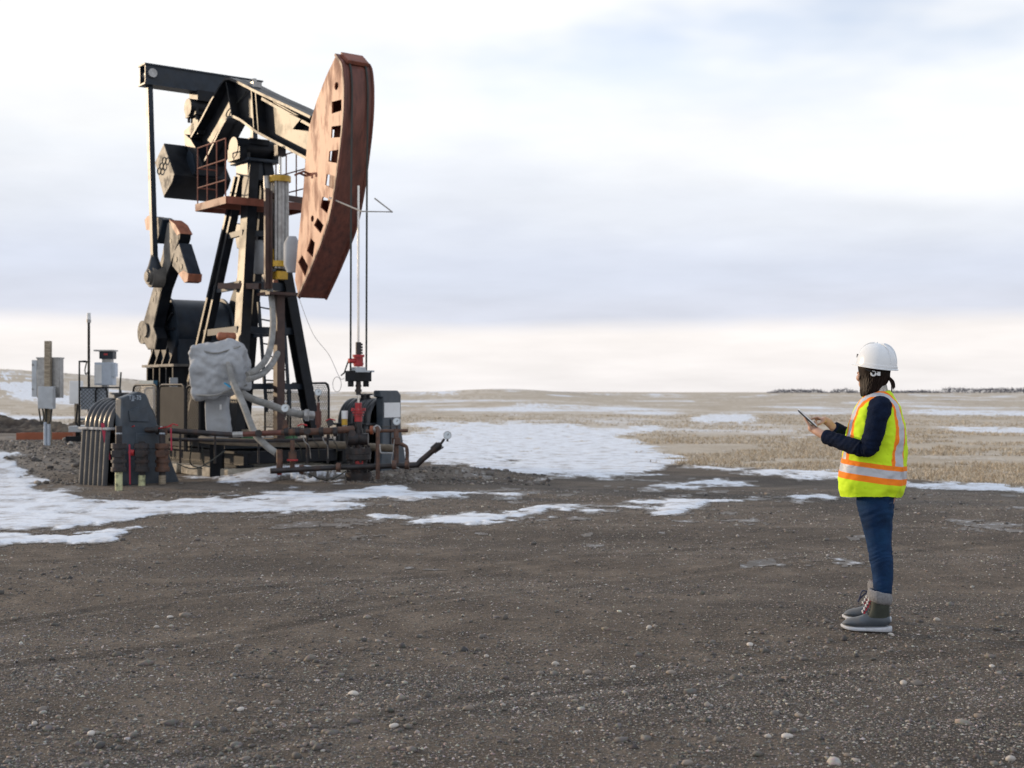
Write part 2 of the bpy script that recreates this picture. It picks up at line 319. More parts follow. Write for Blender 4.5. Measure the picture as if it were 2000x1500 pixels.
def ground():
    cols = 540; rows = 380
    az = np.sinh(np.linspace(-1, 1, cols)*1.6)/np.sinh(1.6)*math.radians(78)
    inv = np.concatenate([np.linspace(1/.6, 1/4.6, 30)[:-1], np.linspace(1/4.6, 1/400, rows), 1/np.array([520., 700, 1000, 1500, 2200, 3200, 5000, 9000])])
    R, A = np.meshgrid(1/inv, az, indexing='ij'); x = R*np.sin(A); y = R*np.cos(A); z = height(x, y)
    z = np.where(R > 3000, z-(R-3000)*.0004, z)
    nr, nc = R.shape; v = np.stack([x, y, z], -1).reshape(-1, 3)
    i = np.arange(nr*nc).reshape(nr, nc); f = np.stack([i[:-1, :-1], i[:-1, 1:], i[1:, 1:], i[1:, :-1]], -1).reshape(-1, 4)[:, ::-1]
    me = np_mesh('ground', v, f)
    a = me.attributes.new('field', 'FLOAT', 'POINT'); a.data.foreach_set('value', field_at(x, y).ravel().astype(np.float32))
    wet = np.clip(VB.fbm(x*.45+3, y*.9, 5, .6)*3.0-1.25, 0, 1); wet = np.maximum(wet, .18*tracks(x, y)*VA.fbm(x*1.2, y*1.2, 3)*1.5); dr = (height(x, y) > .07)*(R < 45)*.8*np.clip(height(x, y)/.2, 0, 1)+.35*sstep(14, 19, R)*(R < 40)*VA.fbm(x*.5, y*.5, 3); a = me.attributes.new('dry_sunlit', 'FLOAT', 'POINT'); a.data.foreach_set('value', dr.ravel().astype(np.float32)); a = me.attributes.new('damp', 'FLOAT', 'POINT'); a.data.foreach_set('value', wet.ravel().astype(np.float32))  # mound mask lightens gravel for dryness and for painted sunlight
    return tag(finish('ground', me, ground_mat(), None, 0), kind='structure')
def np_mesh(name, v, f):
    me = bpy.data.meshes.new(name); v = np.asarray(v, np.float32); f = np.asarray(f, np.int32); k = f.shape[1]
    me.vertices.add(len(v)); me.vertices.foreach_set('co', v.ravel()); me.loops.add(f.size); me.loops.foreach_set('vertex_index', f.ravel())
    me.polygons.add(len(f)); me.polygons.foreach_set('loop_start', np.arange(0, f.size, k, dtype=np.int32)); me.polygons.foreach_set('loop_total', np.full(len(f), k, np.int32))
    me.polygons.foreach_set('use_smooth', np.ones(len(f), bool)); me.update(calc_edges=True); me.validate(); return me
def ground_mat():
    m = bpy.data.materials.new('gravel_and_stubble'); m.use_nodes = True; t = m.node_tree; n = t.nodes; l = t.links; b = n['Principled BSDF']
    def nd(ty, **k):
        x = n.new(ty)
        for a, v in k.items():
            if a == 'ins':
                for i, q in v.items(): x.inputs[i].default_value = q
            else: setattr(x, a, v)
        return x
    def ramp(src, stops):
        r = nd('ShaderNodeValToRGB'); e = r.color_ramp.elements
        for i, (p, c) in enumerate(stops):
            q = e[i] if i < 2 else e.new(p)
            q.position = p; q.color = (*c, 1)
        l.new(src, r.inputs[0]); return r.outputs[0]
    def mix(f, a, c, bt='MIX'):
        x = nd('ShaderNodeMix', data_type='RGBA', blend_type=bt)
        for s, i in ((f, 0), (a, 6), (c, 7)):
            if hasattr(s, 'links'): l.new(s, x.inputs[i])
            else: x.inputs[i].default_value = s if i == 0 else (*s, 1)
        return x.outputs[2]
    tc = nd('ShaderNodeTexCoord'); P = tc.outputs['Object']
    def noise(sc, de=5, ro=.55, vec=None):
        x = nd('ShaderNodeTexNoise', ins={'Scale': sc, 'Detail': de, 'Roughness': ro}); l.new(vec or P, x.inputs['Vector']); return x.outputs['Fac']
    big = noise(.35, 4); mid = noise(2.2, 6, .6); fine = noise(55, 5, .7)
    vo = nd('ShaderNodeTexVoronoi', ins={'Scale': 42.0}); l.new(P, vo.inputs['Vector'])
    vo2 = nd('ShaderNodeTexVoronoi', ins={'Scale': 110.0}); l.new(P, vo2.inputs['Vector'])
    grav = ramp(mid, [(.28, (.062, .047, .035)), (.5, (.118, .092, .069)), (.72, (.20, .160, .122))])
    dry_sunlit = nd('ShaderNodeAttribute', attribute_name='dry_sunlit'); grav = mix(dry_sunlit.outputs['Fac'], grav, (.26, .23, .195))  # mound gravel is paler: drier, with sunlight put into the colour
    damp = nd('ShaderNodeAttribute', attribute_name='damp'); dm = nd('ShaderNodeMath', operation='MULTIPLY', ins={1: .75}); l.new(damp.outputs['Fac'], dm.inputs[0])
    grav = mix(dm.outputs[0], grav, (.034, .027, .022))
    peb = ramp(vo2.outputs['Color'], [(.2, (.035, .03, .027)), (.55, (.11, .093, .077)), (.8, (.26, .225, .19)), (.95, (.42, .38, .33))])
    pm = nd('ShaderNodeMapRange', ins={1: .55, 2: .2, 3: 0., 4: .8}); l.new(vo2.outputs['Distance'], pm.inputs[0])
    grav = mix(pm.outputs[0], grav, peb)
    mp = nd('ShaderNodeMapping'); mp.inputs['Scale'].default_value = (1, .5, 1); l.new(P, mp.inputs[0])
    st1 = noise(.5, 6, .6, mp.outputs[0]); st2 = noise(7, 5, .65)
    straw = ramp(st1, [(.3, (.36, .30, .225)), (.5, (.50, .44, .355)), (.72, (.62, .565, .48))])
    straw = mix(.35, straw, ramp(st2, [(.3, (.17, .125, .08)), (.65, (.55, .48, .38))]))
    fa = nd('ShaderNodeAttribute', attribute_name='field')
    fn = nd('ShaderNodeMath', operation='MULTIPLY_ADD', ins={1: .5, 2: -.25}); l.new(mid, fn.inputs[0])
    fs = nd('ShaderNodeMath', operation='ADD'); l.new(fa.outputs['Fac'], fs.inputs[0]); l.new(fn.outputs[0], fs.inputs[1])
    fm = nd('ShaderNodeMapRange', ins={1: .42, 2: .58}); l.new(fs.outputs[0], fm.inputs[0])
    base = mix(fm.outputs[0], grav, straw)
    l.new(base, b.inputs['Base Color']); b.inputs['Roughness'].default_value = .9; b.inputs['Specular IOR Level'].default_value = .25
    hs = nd('ShaderNodeMath', operation='MULTIPLY_ADD', ins={1: -.6}); l.new(vo.outputs['Distance'], hs.inputs[0]); l.new(fine, hs.inputs[2])
    b1 = nd('ShaderNodeBump', ins={'Strength': .8, 'Distance': .012}); l.new(hs.outputs[0], b1.inputs['Height'])
    b2 = nd('ShaderNodeBump', ins={'Strength': .6, 'Distance': .05}); l.new(noise(9, 4), b2.inputs['Height']); l.new(b1.outputs[0], b2.inputs['Normal'])
    l.new(b2.outputs[0], b.inputs['Normal'])
    return m
def snow():
    # own finer sheet; sinks under the ground where there is no snow, so the edges are real thin lips
    px = np.arange(-420, 2500, 3.2); py = np.concatenate([np.arange(768.5, 800, 1.0), np.arange(800, 1112, 1.25)])
    PX, PY = np.meshgrid(px, py); Y = F*CH/(PY-HY); x = (PX-1000)/F*Y; y = Y
    s = snow_at(x, y); thick = .004+.030*np.clip(s, 0, .6)+.012*(VB.fbm(x*2, y*2, 4)-.4)*np.clip(s*4, 0, 1)
    drift = .22*np.exp(-(((x+3.6)/.9)**2+((y-21.9)/.5)**2))*(s > 0)
    z = height(x, y)+thick+drift
    n, k = x.shape; i = np.arange(n*k).reshape(n, k); f = np.stack([i[:-1, :-1], i[1:, :-1], i[1:, 1:], i[:-1, 1:]], -1).reshape(-1, 4)
    keep = (s.ravel()[f] > -.14).any(1); f = f[keep]
    used, invx = np.unique(f, return_inverse=True); v = np.stack([x, y, z], -1).reshape(-1, 3)[used]
    cover = s.ravel()[used]
    m = bpy.data.materials.new('old_snow'); m.use_nodes = True; nn = m.node_tree.nodes; l = m.node_tree.links; b = nn['Principled BSDF']
    tc = nn.new('ShaderNodeTexCoord'); a = nn.new('ShaderNodeTexNoise'); a.inputs['Scale'].default_value = 2.5; a.inputs['Detail'].default_value = 9; a.inputs['Roughness'].default_value = .68; l.new(tc.outputs['Object'], a.inputs['Vector'])
    r = nn.new('ShaderNodeValToRGB'); e = r.color_ramp.elements; e[0].position = .33; e[0].color = (.34, .32, .31, 1); e[1].position = .52; e[1].color = (.72, .765, .83, 1); l.new(a.outputs['Fac'], r.inputs[0]); ca = nn.new('ShaderNodeAttribute'); ca.attribute_name = 'cover'; fz = nn.new('ShaderNodeTexNoise'); fz.inputs['Scale'].default_value = 9; fz.inputs['Detail'].default_value = 10; fz.inputs['Roughness'].default_value = .75; l.new(tc.outputs['Object'], fz.inputs['Vector'])
    ma = nn.new('ShaderNodeMath'); ma.operation = 'MULTIPLY_ADD'; ma.inputs[1].default_value = 1.4; ma.inputs[2].default_value = -.68; l.new(fz.outputs['Fac'], ma.inputs[0]); mb_ = nn.new('ShaderNodeMath'); mb_.operation = 'ADD'; l.new(ma.outputs[0], mb_.inputs[0]); l.new(ca.outputs['Fac'], mb_.inputs[1])
    mr = nn.new('ShaderNodeMapRange'); mr.inputs[1].default_value = -.04; mr.inputs[2].default_value = .24; l.new(mb_.outputs[0], mr.inputs[0])
    mg = nn.new('ShaderNodeMix'); mg.data_type = 'RGBA'; fa = nn.new('ShaderNodeAttribute'); fa.attribute_name = 'field'; mf = nn.new('ShaderNodeMix'); mf.data_type = 'RGBA'; mf.inputs[6].default_value = (.10, .083, .067, 1); mf.inputs[7].default_value = (.45, .385, .30, 1); l.new(fa.outputs['Fac'], mf.inputs[0]); l.new(mf.outputs[2], mg.inputs[6]); l.new(mr.outputs[0], mg.inputs[0]); l.new(r.outputs[0], mg.inputs[7]); l.new(mg.outputs[2], b.inputs['Base Color'])
    b.inputs['Roughness'].default_value = .6
    c = nn.new('ShaderNodeTexNoise'); c.inputs['Scale'].default_value = 14; c.inputs['Detail'].default_value = 6; l.new(tc.outputs['Object'], c.inputs['Vector'])
    bp = nn.new('ShaderNodeBump'); bp.inputs['Strength'].default_value = .5; bp.inputs['Distance'].default_value = .03; l.new(c.outputs['Fac'], bp.inputs['Height']); l.new(bp.outputs[0], b.inputs['Normal'])
    me = np_mesh('snow', v, invx.reshape(-1, 4)); ta = me.attributes.new('cover', 'FLOAT', 'POINT'); ta.data.foreach_set('value', cover.astype(np.float32)); ta = me.attributes.new('field', 'FLOAT', 'POINT'); ta.data.foreach_set('value', field_at(v[:, 0], v[:, 1]).astype(np.float32))
    o = finish('snow', me, m, None, 0); tag(o, kind='structure')
ICO = None
def ico():
    bm = bmesh.new(); bmesh.ops.create_icosphere(bm, subdivisions=1, radius=1); v = np.array([p.co for p in bm.verts]); f = np.array([[q.index for q in p.verts] for p in bm.faces]); bm.free(); return v, f
def stone_mat():
    m = bpy.data.materials.new('pebble'); m.use_nodes = True; n = m.node_tree.nodes; l = m.node_tree.links; b = n['Principled BSDF']
    a = n.new('ShaderNodeAttribute'); a.attribute_name = 'tone'
    r = n.new('ShaderNodeValToRGB'); e = r.color_ramp.elements; e[0].position = 0; e[0].color = (.045, .042, .042, 1); e[1].position = 1; e[1].color = (.50, .45, .39, 1)
    for p, c in ((.3, (.10, .085, .070)), (.55, (.155, .138, .122)), (.75, (.21, .155, .108)), (.9, (.31, .275, .235))): q = e.new(p); q.color = (*c, 1)
    l.new(a.outputs['Fac'], r.inputs[0])
    tc = n.new('ShaderNodeTexCoord'); z = n.new('ShaderNodeTexNoise'); z.inputs['Scale'].default_value = 60; l.new(tc.outputs['Object'], z.inputs['Vector'])
    mx = n.new('ShaderNodeMix'); mx.data_type = 'RGBA'; mx.blend_type = 'MULTIPLY'; mx.inputs[0].default_value = .6; l.new(r.outputs[0], mx.inputs[6]); l.new(z.outputs['Color'], mx.inputs[7])
    hs = n.new('ShaderNodeHueSaturation'); hs.inputs['Saturation'].default_value = .75; hs.inputs['Value'].default_value = 1.5; l.new(mx.outputs[2], hs.inputs['Color'])
    l.new(hs.outputs[0], b.inputs['Base Color']); b.inputs['Roughness'].default_value = .75; return m
def gravel():
    global STONE; STONE = stone_mat(); V, Fc = ico()
    cand = 92000; y = 1/np.random.default_rng(3).uniform(1/19., 1/3.8, cand); g = np.random.default_rng(4)
    x = g.uniform(-.52, .52, cand)*y
    dens = VA.fbm(x*.55, y*1.1+3, 4); keep = g.random(cand) < sstep(.34, .66, dens)*.50+.22
    x = x.copy(); y = y.copy(); me_ = slice(0, 26000); x[me_] = g.uniform(-15, -6, 26000); y[me_] = g.uniform(20.8, 30, 26000); x[26000:30000] = g.uniform(-3, .6, 4000); y[26000:30000] = g.uniform(20.6, 23.5, 4000); keep[:30000] = g.random(30000) < .6; keep &= (field_at(x, y) < .4) & (snow_at(x, y) < .03)
    x = x[keep]; y = y[keep]; k = len(x)
    size = np.clip(g.lognormal(math.log(.0047), .60, k), .0026, .032)*(1+1.2*sstep(14, 21, y))
    sc = size[:, None]*np.stack([g.uniform(.8, 1.5, k), g.uniform(.7, 1.2, k), g.uniform(.45, .8, k)], 1)
    a = g.uniform(0, 6.283, k); ca, sa = np.cos(a), np.sin(a)
    P = V[None]*(1+.30*(g.random((k, len(V), 1))-.5)*2)*sc[:, None]
    X = P[..., 0]*ca[:, None]-P[..., 1]*sa[:, None]; Yy = P[..., 0]*sa[:, None]+P[..., 1]*ca[:, None]
    zz = height(x, y)
    P = np.stack([X+x[:, None], Yy+y[:, None], P[..., 2]+(zz+sc[:, 2]*.35)[:, None]], -1).reshape(-1, 3)
    f = (Fc[None]+(np.arange(k)*len(V))[:, None, None]).reshape(-1, 3)
    me = np_mesh('gravel', P, f); t = me.attributes.new('tone', 'FLOAT', 'POINT'); t.data.foreach_set('value', np.repeat(np.clip(g.beta(1.5, 1.7, k), 0, 1), len(V)).astype(np.float32))
    fine_gravel(); tag(finish('gravel', me, STONE, None, 0), 'loose pebbles and gravel strewn over the dark pad', 'gravel', kind='stuff'); return k
def fine_gravel():
    V = np.array([(1, 0, 0), (-1, 0, 0), (0, 1, 0), (0, -1, 0), (0, 0, 1), (0, 0, -1)], float); Fc = np.array([(0, 2, 4), (2, 1, 4), (1, 3, 4), (3, 0, 4)])
    g = np.random.default_rng(44); n = 300000; y = 1/g.uniform(1/20., 1/3.9, n); x = g.uniform(-.48, .48, n)*y
    kp = (g.random(n) < .45+.55*sstep(.38, .58, VB.fbm(x*.7+4, y*1.2, 4))) & (field_at(x, y) < .4) & (snow_at(x, y) < .0); x = x[kp]; y = y[kp]; k = len(x)
    s = np.clip(g.lognormal(math.log(.0036), .45, k), .0018, .010)*(1+.9*sstep(8, 18, y)); a = g.uniform(0, 6.283, k)
    P = V[None]*(1+.5*(g.random((k, 6, 1))-.5))*(s[:, None]*np.stack([g.uniform(.9, 1.6, k), g.uniform(.7, 1.2, k), g.uniform(.5, .9, k)], 1))[:, None]
    X = P[..., 0]*np.cos(a)[:, None]-P[..., 1]*np.sin(a)[:, None]; Y = P[..., 0]*np.sin(a)[:, None]+P[..., 1]*np.cos(a)[:, None]
    P = np.stack([X+x[:, None], Y+y[:, None], P[..., 2]+(height(x, y)+s*.15)[:, None]], -1).reshape(-1, 3)
    me = np_mesh('fine_gravel', P, (Fc[None]+(np.arange(k)*6)[:, None, None]).reshape(-1, 3)); t = me.attributes.new('tone', 'FLOAT', 'POINT'); t.data.foreach_set('value', np.repeat(g.beta(1.3, 1.15, k), 6).astype(np.float32))
    me.polygons.foreach_set('use_smooth', np.zeros(len(me.polygons), bool))
    tag(finish('fine_gravel', me, STONE, None, 0), 'fine grit and small chips covering the packed dirt', 'gravel', kind='stuff')
def stones():
    """the largest loose stones, one by one"""
    V, Fc = ico(); g = np.random.default_rng(11); protos = []
    for i in range(6):
        bm = bmesh.new(); bmesh.ops.create_icosphere(bm, subdivisions=2, radius=1); s = np.array([1.25, .95, .62])*g.uniform(.85, 1.15, 3)
        for v in bm.verts:
            q = 1+.26*(VA(v.co.x*1.6+9*i, v.co.y*1.6+v.co.z*1.3+5)-.5)*2; v.co = Vector((v.co.x*s[0]*q, v.co.y*s[1]*q, v.co.z*s[2]*q))
        me = bpy.data.meshes.new('stone'); bm.to_mesh(me); bm.free(); me.polygons.foreach_set('use_smooth', [True]*len(me.polygons))
        t = me.attributes.new('tone', 'FLOAT', 'POINT'); t.data.foreach_set('value', np.full(len(me.vertices), [.62, .95, .45, .8, 1., .7][i], np.float32)); me.materials.append(STONE); protos.append(me)
    spots = [(1790, 1331), (1765, 1330), (1403, 1452), (1343, 1493), (178, 1434), (916, 1392), (1612, 1221), (1655, 1218), (1622, 1232), (464, 1260), (1465, 1260), (1347, 1294), (1381, 1285), (1268, 1233), (1524, 1192), (453, 1376), (470, 1391), (221, 1413), (83, 1393), (68, 1417), (338, 1412), (130, 1310), (332, 1207), (735, 1092), (555, 1180), (1830, 1218), (1962, 1207), (1820, 1234), (1937, 1295), (1911, 1403), (1815, 1365), (1500, 1445), (1513, 1399), (1560, 1402), (1537, 1445), (1655, 1480), (1940, 1452), (1974, 1488), (1380, 1262), (1310, 1310), (1237, 1296), (1184, 1322), (1056, 1310), (1085, 1292), (1130, 1316), (1146, 1308), (1740, 1242), (510, 1321), (285, 1270), (306, 1224), (525, 1322), (640, 1400), (770, 1425), (705, 1264), (735, 1353), (950, 1278), (940, 1246), (820, 1242), (690, 1356), (540, 1378)]
    for i, (a, b) in enumerate(spots):
        p = gnd(a, b); r = float(g.uniform(.013, .023))*(1.25 if i in (0, 3, 4, 6, 8, 11) else 1); o = bpy.data.objects.new('stone', protos[i % 6]); col.objects.link(o)
        o.scale = (r, r, r); o.rotation_euler = (0, 0, g.uniform(0, 6.28)); o.location = (p.x, p.y, H(p.x, p.y)+r*.32)
        tag(o, 'one of the larger pale stones lying loose on the dark gravel', 'stone', 'larger stones scattered on the gravel')
def stubble():
    g = np.random.default_rng(21); c = 120000; y = 1/g.uniform(1/85., 1/19., c); x = g.uniform(-.62, .62, c)*y
    k = (field_at(x, y) > .55) & (snow_at(x, y) < .02) & (VB.fbm(x*.25, y*.25, 4) > .40); x = x[k]; y = y[k]; n = len(x); z = height(x, y)
    nb = 3; hh = g.uniform(.03, .095, (n, nb))*(.7+.6*VA.fbm(x*.3, y*.3, 3))[:, None]; a = g.uniform(0, 6.283, (n, nb)); w = .006+.00022*y[:, None]; lean = g.normal(0, .05, (n, nb, 2)); off = g.normal(0, .05, (n, nb, 2))
    bx = x[:, None]+off[..., 0]; by = y[:, None]+off[..., 1]; bz = np.repeat(z[:, None], nb, 1)-.01
    p0 = np.stack([bx-np.cos(a)*w, by-np.sin(a)*w, bz], -1); p1 = np.stack([bx+np.cos(a)*w, by+np.sin(a)*w, bz], -1); p2 = np.stack([bx+lean[..., 0], by+lean[..., 1], bz+hh], -1)
    v = np.stack([p0, p1, p2], 2).reshape(-1, 3); f = np.arange(len(v)).reshape(-1, 3); me = np_mesh('stubble', v, f)
    t = me.attributes.new('tone', 'FLOAT', 'POINT'); t.data.foreach_set('value', np.repeat(g.random(n*nb), 3).astype(np.float32))
    m = bpy.data.materials.new('dry_straw'); m.use_nodes = True; nn = m.node_tree.nodes; l = m.node_tree.links; b = nn['Principled BSDF']; at_ = nn.new('ShaderNodeAttribute'); at_.attribute_name = 'tone'
    r = nn.new('ShaderNodeValToRGB'); e = r.color_ramp.elements; e[0].color = (.27, .20, .13, 1); e[1].color = (.66, .58, .45, 1); l.new(at_.outputs['Fac'], r.inputs[0]); l.new(r.outputs[0], b.inputs['Base Color']); b.inputs['Roughness'].default_value = .8
    tag(finish('stubble', me, m, None, 0), 'short pale cut straw standing in the field', 'stubble', kind='stuff')
def far_trees():
    m = M('bare_twigs', (.11, .115, .14), .9, var=.4, scale=.3)
    for (x0, x1, hmax, lab) in ((1505, 1610, 5.5, 'low distant shelterbelt of bare bushes ending beside the standing person'), (1622, 1672, 6.5, 'short dense clump of bare trees on the horizon right behind the hard hat'), (1835, 2150, 8., 'long dark belt of bare trees on the horizon past the person'), (1690, 1830, 3.4, 'thin low line of far bushes on the horizon behind the hi-vis vest')):
        g = np.random.default_rng(x0); n = int((x1-x0)*16); Y = 1500.; px = g.uniform(x0, x1, n); x = (px-1000)/F*Y; y = Y+g.uniform(-25, 25, n)
        prof = hmax*(.25+.75*VA.fbm(px*.045, px*0+x0, 4)**1.2)*np.clip((px-x0)/14, .1, 1)*np.clip((x1-px)/14, .1, 1); base = height(x, y)
        z = base+prof*g.random(n)**.75; s = g.uniform(.25, .8, n)
        d = g.normal(0, 1, (n, 3, 3))*s[:, None, None]*np.array([.8, .8, 1.3]); v = (np.stack([x, y, z], -1)[:, None]+d).reshape(-1, 3)
        o = finish('tree_line', np_mesh('tree_line', v, np.arange(n*3).reshape(-1, 3)), m, None, 0); tag(o, lab, 'trees', kind='stuff')
ground(); snow(); NST = gravel(); stones(); stubble(); far_trees()
# ------------------------------------------------------------------ pumpjack
TH = math.radians(53); CT, ST = math.cos(TH), math.sin(TH)
WY = F*CH/(943-HY); WX = (700-1000)/F*WY          # the well
U0 = 4.5                                            # local origin of the pumpjack, metres behind the well
def pj(px, py, v):
    k = (px-1000)/F; u = (WX-ST*v-k*WY+k*CT*v)/(CT+k*ST); Y = WY+ST*u-CT*v
    return u-U0, CH-(py-HY)/F*Y
def PW(u, v, z): u = u+U0; return Vector((WX-CT*u-ST*v, WY+ST*u-CT*v, z))
def P3(px, py, v): u, z = pj(px, py, v); return Vector((u, v, z))
o0 = PW(0, 0, 0)
PJ = empty('pumpjack', o0, 'tall black and rust-red oil pumpjack nodding over the wellhead', 'pumpjack', math.pi-TH)
def smooth_line(pts, k=4):
    out = []; P = [Vector(p) for p in pts]; n = len(P)
    for i in range(n-1):
        a = P[max(i-1, 0)]; b = P[i]; c = P[i+1]; d = P[min(i+2, n-1)]
        for j in range(k):
            t = j/k; out.append(.5*((2*b)+(c-a)*t+(2*a-5*b+4*c-d)*t*t+(3*b-a-3*c+d)*t**3))
    return out+[P[-1]]
def side(pts, v0, v1, mb=None, vp=None):            # outline in pixels on plane vp, extruded from v0 to v1
    vp = v0 if vp is None else vp; mb = mb or MB()
    ring = [(*[pj(x, y, vp)[0]], v0, pj(x, y, vp)[1]) for x, y in pts]
    return mb.prism(ring, (0, v1-v0, 0))
BASEZ = .62
# --- base skid and mat
mat_ = MB()
for i in range(15):
    u = -2.35+i*.5; MB().box((u, 0, .09+.006*(i % 3)), (.44, 2.7+.1*((i*7) % 3), .16)).build('timber', 'concrete', PJ, bevel=.015)
for s in (-1, 1):
    mb = MB(); mb.box((.9, s*.95, .30), (6.6, .08, .22)); mb.box((.9, s*.95, .43), (6.6, .30, .04)); mb.box((.9, s*.95, .20), (6.6, .30, .04)); mb.build('skid_beam', 'black', PJ)
for u in (-2.2, -1.4, -.2, 1.0, 2.4, 3.9): MB().box((u, 0, .34), (.2, 1.72, .2)).build('cross_beam', 'black', PJ)
MB().box((-.6, 0, .53), (2.6, 2.2, .10)).build('deck_plate', 'navy', PJ)
# --- samson post
top_u = pj(497, 290, 0)[0]; top_z = 5.62
legs = {1: (P3(455, 850, .85), P3(484, 318, .2)), -1: (P3(616, 830, -.85), P3(523, 318, -.2))}
feet = []
for s in (1, -1):
    f, t = legs[s]; f = f+(f-t)*((f.z-.55)/(t.z-f.z)); f.z = .55; feet.append(f)
    d = (t-f).normalized(); mb = MB()
    # channel section leg
    mb.bar(f, t, .04, .22, (1, 0, 0)); q = Vector((.12, 0, 0)); w = Vector((0, .07*s, 0))
    mb.bar(f+q-w, t+q-w, .18, .035, (1, 0, 0)); mb.bar(f-q-w, t-q-w, .18, .035, (1, 0, 0)); mb.box(f+Vector((0, 0, .03)), (.45, .35, .06))
    mb.build('front_leg', 'black', PJ)
rear = []
for s in (1, -1):
    a = Vector((5.55-U0, s*.62, .55)); b = Vector((top_u+.12, s*.22, top_z-.25)); rear.append((a, b)); mb = MB()
    o1 = Vector((.17, 0, 0)); mb.bar(a-o1, b-o1*.6, .14, .07, (1, 0, 0)); mb.bar(a+o1, b+o1*.6, .14, .07, (1, 0, 0))
    for i in range(10):
        t = .04+i*.103; p = a.lerp(b, t); q = a.lerp(b, t+.038); mb.bar(p, q, .03, .34*(1-.4*t)+.05, (1, 0, 0))
    mb.build('rear_leg', 'black', PJ)
def on(l, z): a, b = l; return a.lerp(b, (z-a.z)/(b.z-a.z))
FL = [(feet[0], legs[1][1]), (feet[1], legs[-1][1])]
for z, th in ((1.55, .1), (2.55, .12), (3.35, .14), (4.3, .1)):
    MB().bar(on(FL[0], z), on(FL[1], z), .09, th).build('cross_brace', 'navy', PJ)
    for i in (0, 1): MB().bar(on(FL[i], z), on(rear[i], z), .07, th).build('side_brace', 'navy', PJ)
mb = MB(); mb.box((top_u, 0, top_z), (.75, .62, .06)); mb.box((top_u, 0, top_z-.18), (.5, .5, .34)); mb.build('post_cap', 'navy', PJ, bevel=.015)
mb = MB(); mb.cyl((top_u, -.42, top_z+.24), (top_u, .42, top_z+.24), .19, 20); mb.box((top_u, .34, top_z+.12), (.5, .14, .22)); mb.box((top_u, -.34, top_z+.12), (.5, .14, .22)); mb.box((top_u, 0, top_z+.36), (.42, .40, .10))
for sx in (-1, 1):
    for sy in (-1, 1): mb.cyl((top_u+sx*.3, sy*.26, top_z-.02), (top_u+sx*.3, sy*.26, top_z+.12), .03, 8)
mb.build('saddle_bearing', 'black', PJ)
mb = MB(); b0, b1 = on(FL[0], 2.42), Vector((0, 0, 0)); mb.cyl(b0+Vector((-.02, .08, 0)), b0+Vector((-.02, .32, .0)), .07, 12); mb.sphere(b0+Vector((-.02, .34, 0)), .075); mb.build('beacon', 'rust', PJ)
# --- walking beam: bent I section
V1 = .21
outer = [P3(x, y, V1) for x, y in ((606, 226), (560, 204), (520, 186), (497, 175), (462, 157), (448, 151), (439, 152), (430, 163), (412, 193), (390, 235), (372, 266), (361, 287))]
inner = [P3(x, y, V1) for x, y in ((602, 314), (560, 292), (520, 271), (500, 260), (468, 236), (455, 230), (446, 231), (438, 240), (425, 265), (408, 300), (396, 322), (384, 340))]
web = MB()
for i in range(len(outer)-1):
    q = [outer[i], outer[i+1], inner[i+1], inner[i]]; web.prism([(p.x, .025, p.z) for p in q], (0, -.05, 0))
wb = web.build('walking_beam', 'black', PJ, smooth=20)
def flange(line, name, up):
    mb = MB(); k = len(line); vs = []; fs = []
    for i, p in enumerate(line):
        t = (line[min(i+1, k-1)]-line[max(i-1, 0)]); n = Vector((-t.z, 0, t.x)).normalized()*up
        for v in (V1, -V1):
            for h in (0, .045): vs.append(Vector((p.x, v, p.z))+n*h)
    for i in range(k-1):
        a = i*4; b = a+4; fs += [(a, b, b+2, a+2), (a+1, a+3, b+3, b+1), (a, a+1, b+1, b), (a+2, b+2, b+3, a+3)]
    fs += [(0, 2, 3, 1), ((k-1)*4, (k-1)*4+1, (k-1)*4+3, (k-1)*4+2)]
    mb.add(vs, fs); return mb.build(name, 'black', wb, smooth=30)
flange(outer, 'top_flange', -1 if outer[0].x < outer[1].x else 1); flange(inner, 'bottom_flange', 1 if inner[0].x < inner[1].x else -1)
for (a, b) in (((497, 178), (503, 260)), ((489, 174), (494, 255)), ((440, 160), (452, 230))):
    for s in (1, -1):
        A = P3(*a, V1); B = P3(*b, V1); mb = MB(); mb.bar((A.x, s*.11, A.z), (B.x, s*.11, B.z), .17, .03, (1, 0, 0)); mb.build('stiffener', 'black', wb)
A = [P3(x, y, V1) for x, y in ((562, 222), (585, 232), (569, 252))]
MB().prism([(p.x, .19, p.z) for p in A], (0, -.16, 0)).build('gusset', 'black', wb)
A, B = P3(507, 192, V1), P3(604, 246, V1); MB().bar((A.x, .15, A.z), (B.x, .15, B.z), .05, .05).build('conduit', 'black', wb)
mb = MB(); c = P3(497, 169, 0); mb.box((c.x, 0, c.z+.02), (.22, .16, .10)); mb.cyl((c.x, 0, c.z+.04), (c.x, 0, c.z+.14), .04, 10); mb.build('lifting_lug', 'galv', wb)
lp = [P3(x, y, .17) for x, y in ((470, 178), (452, 200), (437, 212), (431, 224), (438, 231), (425, 243), (412, 263), (398, 290))]
MB().tube([(p.x, .06, p.z) for p in smooth_line(lp)], .012, 6).build('grease_line', 'cable', wb)
